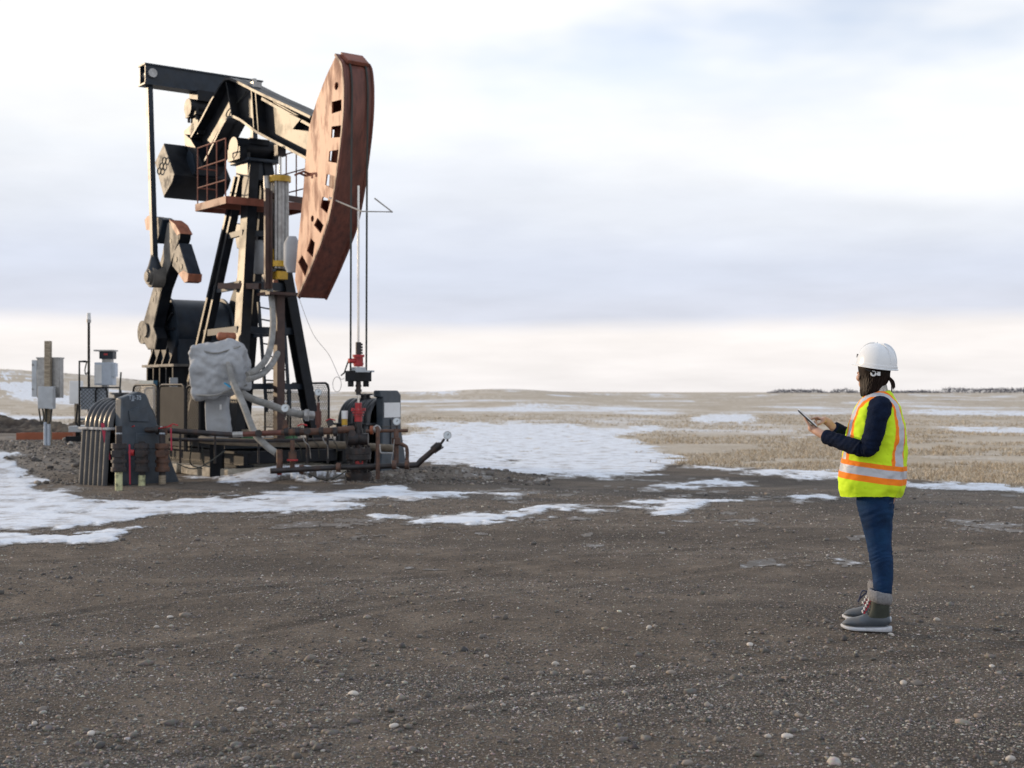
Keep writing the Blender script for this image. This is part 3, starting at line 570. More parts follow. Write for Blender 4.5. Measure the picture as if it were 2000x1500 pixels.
# --- counterweight box on the tail of the beam
mb = side([(302, 317), (320, 279), (342, 340), (337, 358), (320, 387)], .62, -.55); cw = mb.build('counterweight_box', 'black', PJ, bevel=.02)
side([(303.5, 317), (320, 283), (340, 340), (335.5, 357), (320, 383)], .63, .60, vp=.63).build('lit_end_face', 'greyedge', cw)  # weathered grey end, its sunlit look put into the colour too
for x, y in ((312, 334), (316.5, 325), (321.5, 314)):
    c = P3(x, y, .66); mb = MB(); mb.tube([(c.x+.09*math.cos(a), .67, c.z+.065*math.sin(a)) for a in [i*math.pi/6 for i in range(13)]], .014, 6); mb.build('lifting_ring', 'cable', cw)
a = P3(372, 288, 0); b = P3(345, 318, 0)
mb = side([(361, 262), (373, 330), (384, 340), (396, 322), (384, 292), (372, 272)], .24, -.24); mb.build('tail_bracket', 'black', PJ)
side([(356, 318), (364, 292), (372, 300), (378, 334), (368, 346)], .26, -.26, vp=.3).build('tail_clamp', 'navy', PJ)
# --- equalizer bar, tail bearing, pitman arms
EV = 1.08
e0 = P3(291, 146, EV); EU, EZ = e0.x, e0.z
mb = MB(); hh = .37
mb.box((EU, 0, EZ+hh/2-.02), (.34, 2*EV+.30, .03)); mb.box((EU, 0, EZ-hh/2-.02), (.34, 2*EV+.30, .03))
mb.box((EU-.13, 0, EZ-.02), (.03, 2*EV+.26, hh-.03)); mb.box((EU+.13, 0, EZ-.02), (.03, 2*EV+.26, hh-.03)); mb.box((EU, .3, EZ-.02), (.23, .03, hh-.03)); mb.box((EU, -.3, EZ-.02), (.23, .03, hh-.03))
eq = mb.build('equalizer_bar', 'navy', PJ)
for s in (1, -1):
    mb = MB(); mb.cyl((EU-.20, s*EV, EZ), (EU+.20, s*EV, EZ), .085, 16); mb.build('pin', 'galv', eq)
tb = P3(376, 212, 0); mb = MB(); mb.cyl((EU, -.3, EZ-.52), (EU, .3, EZ-.52), .17, 18); mb.box((EU, 0, EZ-.30), (.4, .36, .2)); mb.box((EU-.02, 0, EZ-.85), (.34, .34, .4)); mb.box((EU-.02, .0, EZ-.66), (.5, .5, .06))
for sx in (-1, 1):
    for sy in (-1, 1): mb.cyl((EU+sx*.19-.02, sy*.2, EZ-.78), (EU+sx*.19-.02, sy*.2, EZ-.55), .028, 8)
mb.build('tail_bearing', 'black', PJ)
tj = P3(376, 262, 0); MB().bar((EU-.02, 0, EZ-.95), (tj.x+.0, 0, tj.z-.1), .30, .34, (1, 0, 0)).build('tail_strut', 'black', PJ)
wp = P3(302.5, 541, EV)
for s in (1, -1):
    mb = MB(); t = Vector((EU, s*EV, EZ-.12)); w = Vector((wp.x, s*EV, wp.z)); d = (w-t).normalized()
    mb.bar(t, w-d*.30, .10, .12, (1, 0, 0)); mb.tube([w-d*.42, w-d*.22, w-d*.1], [.06, .12, .17], 12)
    mb.build('pitman_arm', 'navy', PJ)
    mb = MB(); q = Vector((0, s*.13, 0)); mb.cyl(w-q*1.1, w+q*.7, .20, 22); mb.cyl(w+q*.6, w+q*1.1, .15, 20); mb.cyl(w+q, w+q*1.35, .10, 16); mb.build('wrist_pin_bearing', 'greyedge', PJ)
# --- cranks with counterweights
CV0, CV1 = .93, .71
crank = [(289, 683), (282, 671), (274, 655), (274, 642), (281, 628), (290, 598), (300, 564), (318, 495), (328.5, 433), (332, 430), (352, 456), (351, 466), (335, 514), (316, 566), (300, 640), (307, 660), (303, 683)]
wl = [(289, 430), (295, 422.5), (316, 424.5), (323, 429), (317, 458), (312, 476), (306, 474), (303, 452), (292, 449)]
wr = [(354.6, 474.7), (345, 491), (341, 519), (353, 533.6), (366, 552), (372, 549), (373.5, 535), (364, 504.6)]
wr_tip = [(364.5, 528), (354.5, 535), (366, 552.5), (372.4, 549.5), (374, 535)]
tipc = [(331, 429), (343, 438), (352.5, 456), (347, 460), (338, 446)]
shaft = P3(286, 645, CV0)
for s in (1, -1):
    def sp(pts, v0, v1): return [(pj(x, y, CV0)[0], s*v0, pj(x, y, CV0)[1]) for x, y in pts], (0, s*(v1-v0), 0)
    cr = MB().prism(*sp(crank, CV0, CV1)).build('crank_arm', 'black', PJ, bevel=.012)
    ins = [(p[0]*.94+310*.06*.0+ (312 if p[1] < 560 else 290)*.06, p[1]*.97+ (556*.03)) for p in crank]
    MB().prism(*sp(ins, CV0+.006, CV0-.01)).build('lit_crank_face', 'greyedge', cr)  # thin grey layer paints the lit outer side of the black crank
    MB().prism(*sp(tipc, CV0+.01, CV1-.02)).build('painted_tip', 'rust', cr)
    for pts, tip in ((wl, None), (wr, wr_tip)):
        k = MB().prism(*sp(pts, CV0+.05, CV1+.02)).build('counterweight', 'navy', PJ, bevel=.015)
        cx = sum(p[0] for p in pts)/len(pts); cy = sum(p[1] for p in pts)/len(pts)
        MB().prism(*sp([(cx+(x-cx)*.93, cy+(y-cy)*.95) for x, y in pts], CV0+.056, CV0+.04)).build('lit_grey_face', 'greyedge', k)  # paler layer puts the lit outer side of the weight into the colour
        if tip: MB().prism(*sp(tip, CV0+.062, CV1+.012)).build('painted_tip', 'rust', k)
        else: MB().prism(*sp([(288.5, 430), (294.5, 422), (300, 422.5), (300, 450.5), (291.5, 449.5)], CV0+.062, CV1+.012)).build('painted_tip', 'rust', k)
        for hx, hy in (((309, 451),) if pts is wl else ((350, 507), (360, 521))):
            c = P3(hx, hy, CV0); MB().cyl((c.x, s*(CV0+.03), c.z), (c.x, s*(CV0+.066), c.z), .05, 12).build('bolt_hole', 'cable', k)
    for hx, hy in ((334, 471), (305, 573), (299, 585)):
        c = P3(hx, hy, CV0); MB().cyl((c.x, s*(CV0-.02), c.z), (c.x, s*(CV0+.012), c.z), .045, 12).build('pin_hole', 'cable', cr)
    mb = MB(); c = Vector((shaft.x, s*CV0, shaft.z)); mb.cyl(c, c+Vector((0, s*.05, 0)), .14, 18); mb.build('shaft_end', 'greyedge', cr)
    c2 = P3(275, 649, CV0); mb = MB(); mb.cyl((c2.x, s*(CV0-.12), c2.z), (c2.x, s*(CV0-.02), c2.z), .23, 22); hb = mb.build('brake_disc', 'greyedge', cr)
    for i in range(5):
        a = i*1.2566+.5; MB().cyl((c2.x+.14*math.cos(a), s*(CV0-.03), c2.z+.14*math.sin(a)), (c2.x+.14*math.cos(a), s*(CV0-.012), c2.z+.14*math.sin(a)), .04, 10).build('hole', 'cable', cr)
# --- gear reducer on its pedestal
gu, gz = shaft.x-.05, shaft.z+.02
mb = MB(); mb.cyl((gu, -.55, gz), (gu, .55, gz), .60, 40); mb.box((gu, 0, gz-.45), (1.25, 1.1, .5)); mb.build('gear_reducer', 'navy', PJ, smooth=35)
for s in (1, -1):
    mb = MB(); mb.cyl((gu, s*.55, gz), (gu, s*.60, gz), .66, 40); mb.build('housing_flange', 'navy', PJ)
    mb = MB()
    for i in range(7):
        a = math.pi*(i/6); c = Vector((gu, s*.62, gz)); d = Vector((math.cos(a), 0, math.sin(a))); mb.bar(c+d*.15, c+d*.6, .04, .07, (0, 1, 0))
    mb.cyl((gu, s*.58, gz), (gu, s*.75, gz), .22, 20); mb.cyl((gu, s*.7, gz), (gu, s*.95, gz), .12, 16); mb.build('bearing_housing', 'black', PJ)
mb = MB(); mb.box((gu-.05, 0, gz-.71), (1.6, 1.5, .05)); mb.build('pedestal_top', 'greyedge', PJ)
mb = MB(); mb.box((gu-.05, 0, (gz-.74+.55)/2), (1.2, 1.0, gz-.74-.55)); ped = mb.build('pedestal', 'black', PJ)
for i in range(5):
    for s in (1, -1):
        u = gu-.70+i*.32; MB().box((u, s*.60, (gz-.74+.5)/2), (.05, .22, gz-.74-.5)).build('rib', 'black', ped)
for s in (1, -1):
    for i in range(4): u = gu-.55+i*.35; MB().prism([(u, s*.55, gz-.2), (u, s*.72, gz-.69), (u, s*.3, gz-.69)], (.04, 0, 0)).build('gusset_rib', 'black', ped)
MB().box((gu-.78, .72, 1.45), (.02, .16, .55)).build('label_strip', 'cabinet', ped)
MB().bar((gu+.7, .55, 1.2), (gu+.9, .5, 3.0), .02, .02).build('dip_rod', 'cable', PJ)
# prime mover behind the pedestal
mb = MB(); mb.box((gu+1.35, 0, .85), (.9, .9, .6)); mb.cyl((gu+1.35, -.2, 1.3), (gu+1.35, .5, 1.3), .3, 20); mb.build('motor', 'navy', PJ, bevel=.02)
# --- horse head
HV = .25
front = [(655.8, 109), (663, 119), (669, 130), (671.5, 150), (672.5, 171), (672, 211), (669, 252), (664.5, 292), (660, 328), (655, 365), (649, 400), (641, 436), (630, 468), (618, 498), (604.5, 531), (583, 578)]
back = [(576, 547), (580, 496), (584, 455), (588, 415), (591, 387), (596, 320), (604, 247), (618, 198), (637, 149)]
front3 = smooth_line([P3(x, y, HV) for x, y in front], 3)
ring = [(p.x, p.z) for p in front3]+[pj(x, y, HV) for x, y in back]
def rect(*c): return [pj(x, y, HV) for x, y in c]
def circ(x, y, r, n=12): c = pj(x, y, HV); return [(c[0]+r*1.0*math.cos(6.2832*i/n), c[1]+r*math.sin(6.2832*i/n)) for i in range(n)]
holes = [circ(657, 168, .065), rect((648, 199), (667, 194), (667, 216), (648, 222)), rect((647.5, 247), (666, 244.5), (665, 268), (646.5, 269)), rect((643, 295), (662.5, 292), (660, 319), (641.5, 315.5)),
         rect((638, 340), (655, 344), (651, 369), (635, 361)), rect((630, 384), (646, 390), (639, 417), (625.5, 405)), circ(610, 427, .055), rect((620, 425), (632, 440), (626, 456), (613, 440)),
         rect((607, 465), (615, 474), (611, 503), (599, 490)), rect((590, 498), (602, 520), (596, 541), (582, 512))]
lmb = holed_plate(ring, holes, HV, HV-.025); hh_ = lmb.build('horse_head', 'rust', PJ, smooth=25)
holed_plate(ring, holes, -HV+.025, -HV).build('side_plate', 'rust', hh_, smooth=25)
mb = MB(); k = len(front3); vs = []; fs = []
for i, p in enumerate(front3):
    t = front3[min(i+1, k-1)]-front3[max(i-1, 0)]; n = Vector((t.z, 0, -t.x)).normalized()
    if n.x > 0: n = -n
    for q in (0, .04):
        for v in (HV+.03, -HV-.03): vs.append(Vector((p.x, v, p.z))+n*q)
for i in range(k-1): a = i*4; b = a+4; fs += [(a, a+1, b+1, b), (a+2, b+2, b+3, a+3), (a, b, b+2, a+2), (a+1, a+3, b+3, b+1)]
fs += [(0, 2, 3, 1), ((k-1)*4, (k-1)*4+1, (k-1)*4+3, (k-1)*4+2)]
mb.add(vs, fs); rim = mb.build('rim', 'rustdark', hh_, smooth=30)  # shade on the rim is put into the colour with the darker oxide
for s in (1, -1):
    off = []
    for i, p in enumerate(front3):
        t = front3[min(i+1, k-1)]-front3[max(i-1, 0)]; n = Vector((t.z, 0, -t.x)).normalized()
        if n.x > 0: n = -n
        off.append(Vector((p.x, s*(HV+.005), p.z))+n*.05)
    MB().tube(off[4:], .022, 6).build('cable_guide', 'rustdark', hh_)
bk = [P3(x, y, HV) for x, y in back]
for i in range(len(bk)-1):
    if i in (4, 5): continue
    mb = MB()
    a, b = bk[i], bk[i+1]; mb.prism([(a.x, HV-.03, a.z), (b.x, HV-.03, b.z), (b.x, -HV+.03, b.z), (a.x, -HV+.03, a.z)], (-.02, 0, 0)); mb.build('back_plate', 'rustdark', hh_)
tp = front3[0]; t2 = front3[5]; mb = MB(); mb.bar((tp.x-.06, 0, tp.z+.03), (t2.x-.09, 0, t2.z+.03), .40, .07, (1, 0, 0)); cp = mb.build('cap_plate', 'redbrown', hh_, bevel=.01)
for (x, y) in ((604, 340), (596, 343)): c = P3(x, y, HV); MB().tube([c+Vector((0, .0, 0)), c+Vector((-.02, .12, .03)), c+Vector((.06, .16, 0))], .02, 6).build('step_hook', 'rustdark', hh_)
# --- bridle, carrier bar, polished rod
ru = -U0
fb = min(front3, key=lambda p: p.x)
zc = pj(700, 742, 0)[1]
for s in (1, -1):
    pts = []
    for p in front3[6:]:
        if p.z > 4.3: pts.append((p.x-.075, s*.145, p.z))
    x0 = ru-.0
    rp_ = []
    for i, p in enumerate(front3[4:-1]):
        if p.z > fb.z-.2:
            t = front3[i+5]-front3[i+3]; n = Vector((t.z, 0, -t.x)).normalized(); n = -n if n.x > 0 else n; rp_.append(Vector((p.x, s*.145, p.z))+n*.062)
    MB().tube(rp_+[(ru-.02, s*.145, 4.6), (ru, s*.145, zc)], .018, 6).build('bridle_cable', 'cable', PJ)
mb = MB(); mb.box((ru, 0, zc+.06), (.16, .40, .17))
for s in (1, -1): mb.box((ru, s*.14, zc-.06), (.10, .06, .10))
mb.build('carrier_bar', 'black', PJ, bevel=.01)
z1 = pj(700, 800, 0)[1]; MB().cyl((ru, 0, z1-.05), (ru, 0, 4.75), .019, 12).build('polished_rod', 'chrome', PJ)
mb = MB(); zr = pj(700, 716, 0)[1]; mb.stack((ru, 0, zr), [(0, .17, .075), (.15, .19, .095), (.03, .06, .085)]); mb.cyl((ru, .07, zr+.09), (ru+.02, .17, zr+.09), .04, 12); mb.build('rod_clamp', 'red', PJ)
mb = MB(); mb.stack((ru, 0, zr+.19), [(0, .20, .045)], 12)
for i in range(4): mb.cyl((ru, -.05, zr+.22+i*.045), (ru, -.072, zr+.22+i*.045), .018, 8)
mb.build('clamp_collar', 'grime', PJ)
mb = MB(); mb.prism([(ru-.09, .10, zr-.09), (ru-.09, -.12, zr-.09), (ru-.06, -.26, zr-.09), (ru+.06, -.26, zr-.09), (ru+.09, -.12, zr-.09), (ru+.09, .10, zr-.09)], (0, 0, .03)); mb.box((ru, 0, zr-.05), (.17, .18, .08)); mb.build('load_cell', 'cabinet', PJ)
mb = MB(); mb.stack((ru, 0, zc-.24), [(0, .22, .04), (.05, .09, .055), (.13, .16, .05)], 12); mb.build('lower_clamp', 'grime', PJ)
w0 = P3(583, 580, HV); MB().tube(smooth_line([w0, w0+Vector((-.4, -.05, -.62)), Vector((ru+.75, .12, zc+.42)), Vector((ru+.25, .2, zc+.04)), Vector((ru+.1, .2, zc+.03))], 6), .005, 5).build('signal_wire', 'thin', PJ)
c = Vector((ru+.3, .22, zc-.07)); MB().tube([c+Vector((.085*math.cos(a), .03*math.cos(a), .12*math.sin(a))) for a in [i*math.pi/10 for i in range(21)]], .005, 5).build('wire_loop', 'thin', PJ)
MB().tube([(ru+.03, .17, zr+.08), (ru+.12, .19, zr-.10), (ru+.2, .2, zr-.14)], .012, 6).build('clamp_handle', 'cable', PJ)
a = P3(643, 386, HV+.02); MB().tube([a, (fb.x-.32, .12, pj(690, 417, .1)[1]), (fb.x-.36, -.42, pj(738, 419, -.4)[1]), (fb.x-.02, -.30, pj(712, 392, -.3)[1])], .013, 6).build('cable_guard_rod', 'thin', hh_)
# --- service platform with railings, ladder
pz = pj(388, 405, .8)[1]; u0, u1 = 3.15-U0, 4.45-U0
mb = MB()
for (a, b) in (((u0, .8), (u1, .8)), ((u0, -.8), (u1, -.8)), ((u0, .8), (u0, -.8)), ((u1, .8), (u1, -.8)), ((u0+.65, .8), (u0+.65, -.8))): mb.bar((*a, pz), (*b, pz), .05, .13)
plat = mb.build('service_platform', 'redbrown', PJ)
mb = MB()
for i in range(26):
    u = u0+.05+i*.048
    for s in (1, -1): mb.bar((u, s*.78, pz+.05), (u, s*.34, pz+.05), .008, .03)
for s in (1, -1):
    for j in range(4): mb.bar((u0, s*(.75-j*.12), pz+.05), (u1, s*(.75-j*.12), pz+.05), .008, .02)
mb.build('grating', 'redbrown', plat)
for s in (1, -1):
    mb = MB(); ht = pj(392, 287, .8)[1]-pz
    for u in (u0+.08, u0+.45, u0+.85, u1-.03): mb.tube([(u, s*.79, pz), (u, s*.79, pz+ht)], .013, 8)
    for h in (ht, ht*.66, ht*.33): mb.tube([(u0+.08, s*.79, pz+h), (u1-.03, s*.79, pz+h)], .013, 8)
    mb.tube([(u1-.03, s*.79, pz+ht*.66), (u1-.03, s*.4, pz+ht*.66)], .013, 8); mb.tube([(u1-.03, s*.79, pz+ht*.33), (u1-.03, s*.4, pz+ht*.33)], .013, 8)
    mb.build('railing', 'redbrown', plat)
la, lb = P3(505, 590, -.35), P3(521, 805, -.35); ra, rb = P3(553, 600, -.75), P3(566, 805, -.75)
mb = MB(); mb.bar(la, lb, .045, .05); mb.bar(ra, rb, .045, .05); ld = mb.build('ladder', 'navy', PJ)
for i in range(9):
    t = (i+.4)/9; MB().cyl(la.lerp(lb, t), ra.lerp(rb, t), .014, 8).build('rung', 'navy', ld)
# --- gas compressor standing on the base, driven by the beam
GC = empty('gas_compressor', PW(pj(545, 840, 0)[0], 0, BASEZ), 'grey beam-driven compressor cylinder with yellow collars on a dark brown post', 'compressor', math.pi-TH)
gu_ = pj(545, 700, 0)[0]
def GL(p): p = Vector(p); return (p.x-gu_, p.y, p.z-BASEZ)
class GB(MB):
    def build(s, *a, **k): s.v = [GL(p) for p in s.v]; return MB.build(s, *a, **k)
zt = lambda y: pj(545, y, 0)[1]
mb = GB(); mb.bar((gu_, 0, BASEZ), (gu_, 0, zt(572)), .15, .15); mb.box((gu_, 0, BASEZ+.14), (.30, .30, .05)); mb.box((gu_, 0, BASEZ-.0), (.42, .42, .05)); mb.build('post', 'brownpost', GC)
mb = GB(); mb.box((gu_, .0, zt(575)), (.5, .62, .05)); mb.bar((gu_+.1, .32, zt(560)), (gu_+.9, .72, zt(556)), .08, .1); mb.build('mount_plate', 'brownpost', GC)
mb = GB(); mb.box((gu_-.02, .24, zt(468)), (.06, .10, zt(380)-zt(575))); mb.box((gu_+.02, .18, zt(470)), (.18, .04, zt(380)-zt(570))); mb.bar((gu_, .28, zt(383)), (gu_, -.5, zt(387)), .06, .10); mb.build('side_channel', 'brownpost', GC)
mb = GB(); z0, z1 = zt(525), zt(342)
mb.cyl((gu_, -.02, z0), (gu_, -.02, z1), .115, 24)
for i in range(4): a = i*math.pi/2+.6; mb.cyl((gu_+.15*math.cos(a), -.02+.15*math.sin(a), z0), (gu_+.15*math.cos(a), -.02+.15*math.sin(a), z1), .022, 8)
mb.build('cylinder', 'galv', GC)
for y in (350, 516): GB().cyl((gu_, -.02, zt(y)-.05), (gu_, -.02, zt(y)+.05), .19, 24).build('collar', 'yellow', GC)
mb = GB(); mb.cyl((gu_+.05, .1, zt(498)-.1), (gu_+.05, .1, zt(498)+.1), .05, 12); mb.build('valve_stem', 'yellow', GC); mb = GB(); mb.box((gu_, -.02, zt(538)), (.2, .2, .14)); mb.build('valve_block', 'yellow', GC)
mb = GB(); mb.cyl((gu_, -.02, z1), (gu_, -.02, zt(297)), .032, 12); mb.build('piston_rod', 'chrome', GC); GB().box((gu_, -.02, zt(294)), (.14, .16, .2)).build('rod_eye', 'grime', GC)
mb = GB(); mb.tube([(gu_+.08, .2, zt(345)), (gu_+.08, .16, zt(430)), (gu_+.05, .16, zt(520))], [.06, .075, .06], 12); mb.build('side_pipe', 'galv', GC)
for i, (x, y0, y1, w) in enumerate(((506, 470, 535, .17), (570, 462, 532, .14))):
    mb = GB(); a, b = P3(x, y0, 0), P3(x, y1, 0); mb.tube([a, a.lerp(b, .2), a.lerp(b, .8), b], [w*.55, w, w, w*.6], 14); mb.build('insulated_bottle', 'canvas', GC)
h1 = [P3(524, 545, .1), P3(531, 590, .2), P3(533, 640, .4), P3(525, 690, .7), P3(507, 717, 1.0), P3(483, 732, 1.25)]
h2 = [P3(542, 690, .2), P3(530, 712, .5), P3(512, 730, .9), P3(485, 741, 1.25)]
for h in (h1, h2): GB().tube(smooth_line(h, 6), .053, 12).build('hose', 'hose', GC)
# ------------------------------------------------------------------ wellhead, piping, covers, guards, cabinets
class RB(MB):
    """mesh given in world metres, stored relative to an unrotated root"""
    def __init__(s, root): MB.__init__(s); s.root = root
    def build(s, name, mat, parent=None, **k):
        o = s.root.location; s.v = [(p[0]-o.x, p[1]-o.y, p[2]-o.z) for p in s.v]
        return MB.build(s, name, mat, parent or s.root, **k)
WH = empty('wellhead', (WX, WY, 0), 'dark flanged oil wellhead with bright red stuffing box under the rod', 'wellhead')
wz = lambda y: CH-(y-HY)/F*WY
b = Vector((WX, WY, 0))
RB(WH).stack(b, [(-.05, .10, .19), (.10, .17, .215), (.17, .20, .15)], 28).build('casing_flange', 'grime')
RB(WH).stack(b, [(.19, .40, .135)], 28).build('spool', 'grime')
RB(WH).box((WX+.03, WY-.134, .32), (.12, .02, .07)).build('red_marking', 'red')
sp_ = RB(WH).stack(b, [(.38, .46, .20), (.465, .56, .205)], 32).build('tubing_flange', 'grime')
for i in range(10):
    a = i*.6283; RB(WH).cyl((WX+.17*math.cos(a), WY+.17*math.sin(a), .33), (WX+.17*math.cos(a), WY+.17*math.sin(a), .60), .018, 8).build('stud', 'grime', sp_)
for i in range(8):
    a = i*.785+.2; RB(WH).cyl((WX+.17*math.cos(a), WY+.17*math.sin(a), .17), (WX+.17*math.cos(a), WY+.17*math.sin(a), .24), .018, 8).build('stud', 'grime', sp_)
RB(WH).stack(b, [(.56, .66, .06), (.62, .86, .075), (.86, 1.00, .055)], 18).build('tree_body', 'grime')
mb = RB(WH); mb.cyl((WX-.16, WY-.02, .70), (WX+.16, WY-.02, .70), .095, 18); mb.cyl((WX-.17, WY-.12, .70), (WX-.02, WY-.06, .70), .10, 16); mb.build('pump_tee', 'grime')
RB(WH).stack(b, [(.98, 1.07, .062), (1.07, 1.085, .085), (1.11, 1.13, .095), (1.09, 1.15, .07), (1.15, 1.175, .085), (1.18, 1.28, .055)], 18).build('stuffing_box', 'red')
mb = RB(WH); mb.box((WX-.09, WY, 1.17), (.05, .05, .05)); mb.box((WX+.09, WY, 1.17), (.05, .05, .05)); mb.build('stuffing_lug', 'red')
# ---- pipe manifold in front of the pumpjack
PMO = gnd(317, 945); PM = empty('pipe_manifold', (PMO.x, PMO.y, 0), 'rusty pipe manifold with three wrapped risers running to the wellhead', 'pipes')
YM = 21.0
def pm(x, y, Y=YM): return at(x, y, Y)
RB(PM).tube([pm(222, 838, 20.75), pm(330, 841, 20.9), pm(450, 849, 21.0), pm(455, 849, 21.0)], .042, 12).build('header_pipe', 'grime')
RB(PM).tube([pm(455, 849), pm(475, 848)], .045, 12).build('bare_pipe', 'galv')
RB(PM).tube([pm(475, 848), pm(550, 845)], .042, 12).build('painted_pipe', 'rustdark')
RB(PM).tube([pm(550, 845), pm(640, 842), pm(690, 838, 21.2)], .055, 12).build('flow_pipe', 'rustpipe')
for x in (560, 582, 628, 655): RB(PM).cyl(pm(x-4, 843.5), pm(x+4, 843), .075, 14).build('union', 'grime')
for i, x in enumerate((222, 240, 308, 322)): RB(PM).cyl(pm(x-3, 838+i*.8, 20.75), pm(x+3, 838+i*.8, 20.75), .075, 14).build('hammer_union', 'rustpipe' if i in (0, 3) else 'grime')
for i in (0, 1): RB(PM).tube([pm(243+i*61, 838, 20.72), pm(262+i*74, 832, 20.6)], .01, 6).build('valve_handle', 'red')
for i, (x, yb, yt, tape) in enumerate(((232, 962, 832, 1), (277, 944, 862, 1), (317, 952, 840, .4))):
    Yr = F*CH/(yb-4-HY); Yr = min(Yr, 21.2) if i != 1 else 20.45; p = at(x, yb, Yr); bx = (x-1000)/F*Yr; rz = lambda y: CH-(y-HY)/F*Yr
    r = RB(PM).cyl((bx, Yr, -.12), (bx, Yr, rz(yt)), .048, 14).build('riser', 'grime')
    RB(PM).cyl((bx, Yr, -.1), (bx, Yr, rz(922 if i == 0 else 928)), .054, 14).build('tape_wrap', 'palegreen' if i < 2 else 'wood', r)
    mb = RB(PM); mb.cyl((bx, Yr, rz(868)), (bx, Yr, rz(921)), .092, 14); 
    for y0, y1 in ((866, 876), (880, 888), (898, 904), (912, 921)): mb.cyl((bx, Yr, rz(y0)), (bx, Yr, rz(y1)), .112, 14)
    mb.box((bx, Yr-.06, rz(886)), (.15, .10, .10)); mb.build('gate_valve', 'grime' if i != 2 else 'rustpipe', r, bevel=.006)
    if i != 1: RB(PM).cyl((bx, Yr, rz(845)), (bx, Yr, rz(866)), .05, 12, .036).build('reducer', 'cabinet' if i == 0 else 'conduit', r)
    else: RB(PM).cyl((bx-.18, Yr-.05, rz(884)), (bx-.10, Yr-.05, rz(884)), .05, 10).build('hand_wheel', 'red', r)
RB(PM).bar(pm(200, 826, 20.5), pm(213, 898, 20.5), .05, .012, (0, 1, 0)).build('strap', 'redstrap')
for x, y0, y1 in ((334, 836, 880), (253, 868, 946)): RB(PM).bar(pm(x, y0, 20.3), pm(x+1, y1, 20.3), .022, .01, (0, 1, 0)).build('strap', 'redstrap')
# insulated line and low pipe
RB(PM).tube(smooth_line([pm(392, 858, 22.2), pm(430, 862, 22.0), pm(560, 866, 21.7), pm(640, 868, 21.6), pm(770, 876, 21.5)], 4), .062, 14).build('insulated_line', 'taninsul')
RB(PM).tube([pm(528, 920, 20.6), pm(660, 913, 20.9), pm(800, 909, 21.1)], .043, 12).build('low_pipe', 'grime')
for x, y, m_ in ((546, 919, 'red'), (589, 917, 'rustpipe'), (661, 913, 'rustpipe'), (770, 908, 'rustpipe'), (795, 908, 'rustpipe')): RB(PM).cyl(pm(x-4, y, 20.8), pm(x+4, y, 20.8), .072, 12).build('union', m_)
RB(PM).tube([pm(800, 909, 21.1), pm(815, 908, 21.1), pm(822, 900, 21.1), pm(861, 867, 21.1)], .046, 12).build('angled_pipe', 'grime')
mb = RB(PM); mb.tube([pm(845, 880, 21.1), pm(858, 869, 21.1)], .065, 12); mb.tube([pm(850, 884, 21.05), pm(866, 873, 21)], .012, 6); mb.tube([pm(861, 867, 21.1), pm(868, 857, 21.1)], .02, 8); mb.build('needle_valve', 'grime')
def gauge(x, y, Y, r, root, stem):
    c = at(x, y, Y); g = RB(root); g.cyl(c+Vector((0, .03, 0)), c+Vector((0, -.03, 0)), r, 20); o = g.build('pressure_gauge', 'galv')
    RB(root).cyl(c+Vector((0, -.03, 0)), c+Vector((0, -.034, 0)), r*.86, 20).build('dial', 'dial', o)
    RB(root).cyl(c+Vector((0, -.034, 0)), c+Vector((r*.35, -.037, r*.35)), .006, 6).build('needle', 'cable', o)
    RB(root).cyl(c-Vector((0, 0, r)), at(x, stem, Y), .016, 8).build('stem', 'grime', o)
gauge(874, 850, 21.1, .065, PM, 862); gauge(557, 797, 21.0, .066, PM, 815); gauge(622, 766, 21.4, .058, PM, 785); gauge(775, 823, 21.2, .062, PM, 838)
RB(PM).stack(pm(557, 845), [(0, .2, .035), (.06, .13, .05)], 10).build('gauge_branch', 'rustpipe')
RB(PM).stack(pm(622, 842, 21.4), [(0, .20, .03), (.1, .32, .05), (.32, .46, .025)], 10).build('gauge_branch', 'rustdark')
RB(PM).tube([pm(571, 918, 20.8), pm(571, 860, 20.8)], [.04, .035], 10).build('branch_pipe', 'rustpipe')
mb = RB(PM); mb.cyl(pm(571, 898, 20.8), pm(571, 882, 20.8), .065, 12); mb.build('branch_valve', 'rustpipe'); RB(PM).cyl(pm(571, 900, 20.75), pm(571, 897, 20.75), .085, 14).build('hand_wheel', 'red')
RB(PM).tube([pm(546, 918, 20.75), pm(546, 878, 20.75)], .05, 10).build('branch_pipe', 'rustpipe')
RB(PM).tube([pm(738, 936, 20.9), pm(738, 838, 20.9), pm(735, 833, 20.9)], .034, 10).build('drain_pipe', 'rustpipe')
RB(PM).tube([pm(715, 842, 21.2), pm(797, 841, 21.2)], .028, 10).build('flow_pipe', 'rustpipe')
mb = RB(PM); mb.cyl(pm(723, 840, 21.1), pm(729, 840, 21.1), .07, 10); mb.build('hand_wheel', 'orange')
mb = RB(PM); mb.sphere(pm(736, 838, 21.0), .065); mb.build('check_valve', 'galv')
RB(PM).tube([pm(774, 905, 21.1), pm(774, 838, 21.2)], .042, 10).build('branch_pipe', 'rustpipe')
mb = RB(PM); mb.cyl(pm(774, 867, 21.1), pm(774, 855, 21.1), .07, 12); mb.build('branch_valve', 'rustpipe')
RB(PM).tube(smooth_line([pm(777, 866, 21.1), pm(790, 870, 21.1), pm(795, 878, 21.1), pm(795, 905, 21.1)], 3), .03, 10).build('branch_pipe', 'rustpipe')
RB(PM).tube(smooth_line([pm(742, 868, 20.8), pm(743, 882, 20.8), pm(748, 885, 20.8), pm(767, 885, 20.9)], 3), .012, 6).build('steel_tubing', 'galv')
mb = RB(PM); c = pm(673, 818, 21.3); mb.cyl(c, c+Vector((0, 0, .13)), .05, 14); m1 = mb.build('pressure_switch', 'white')
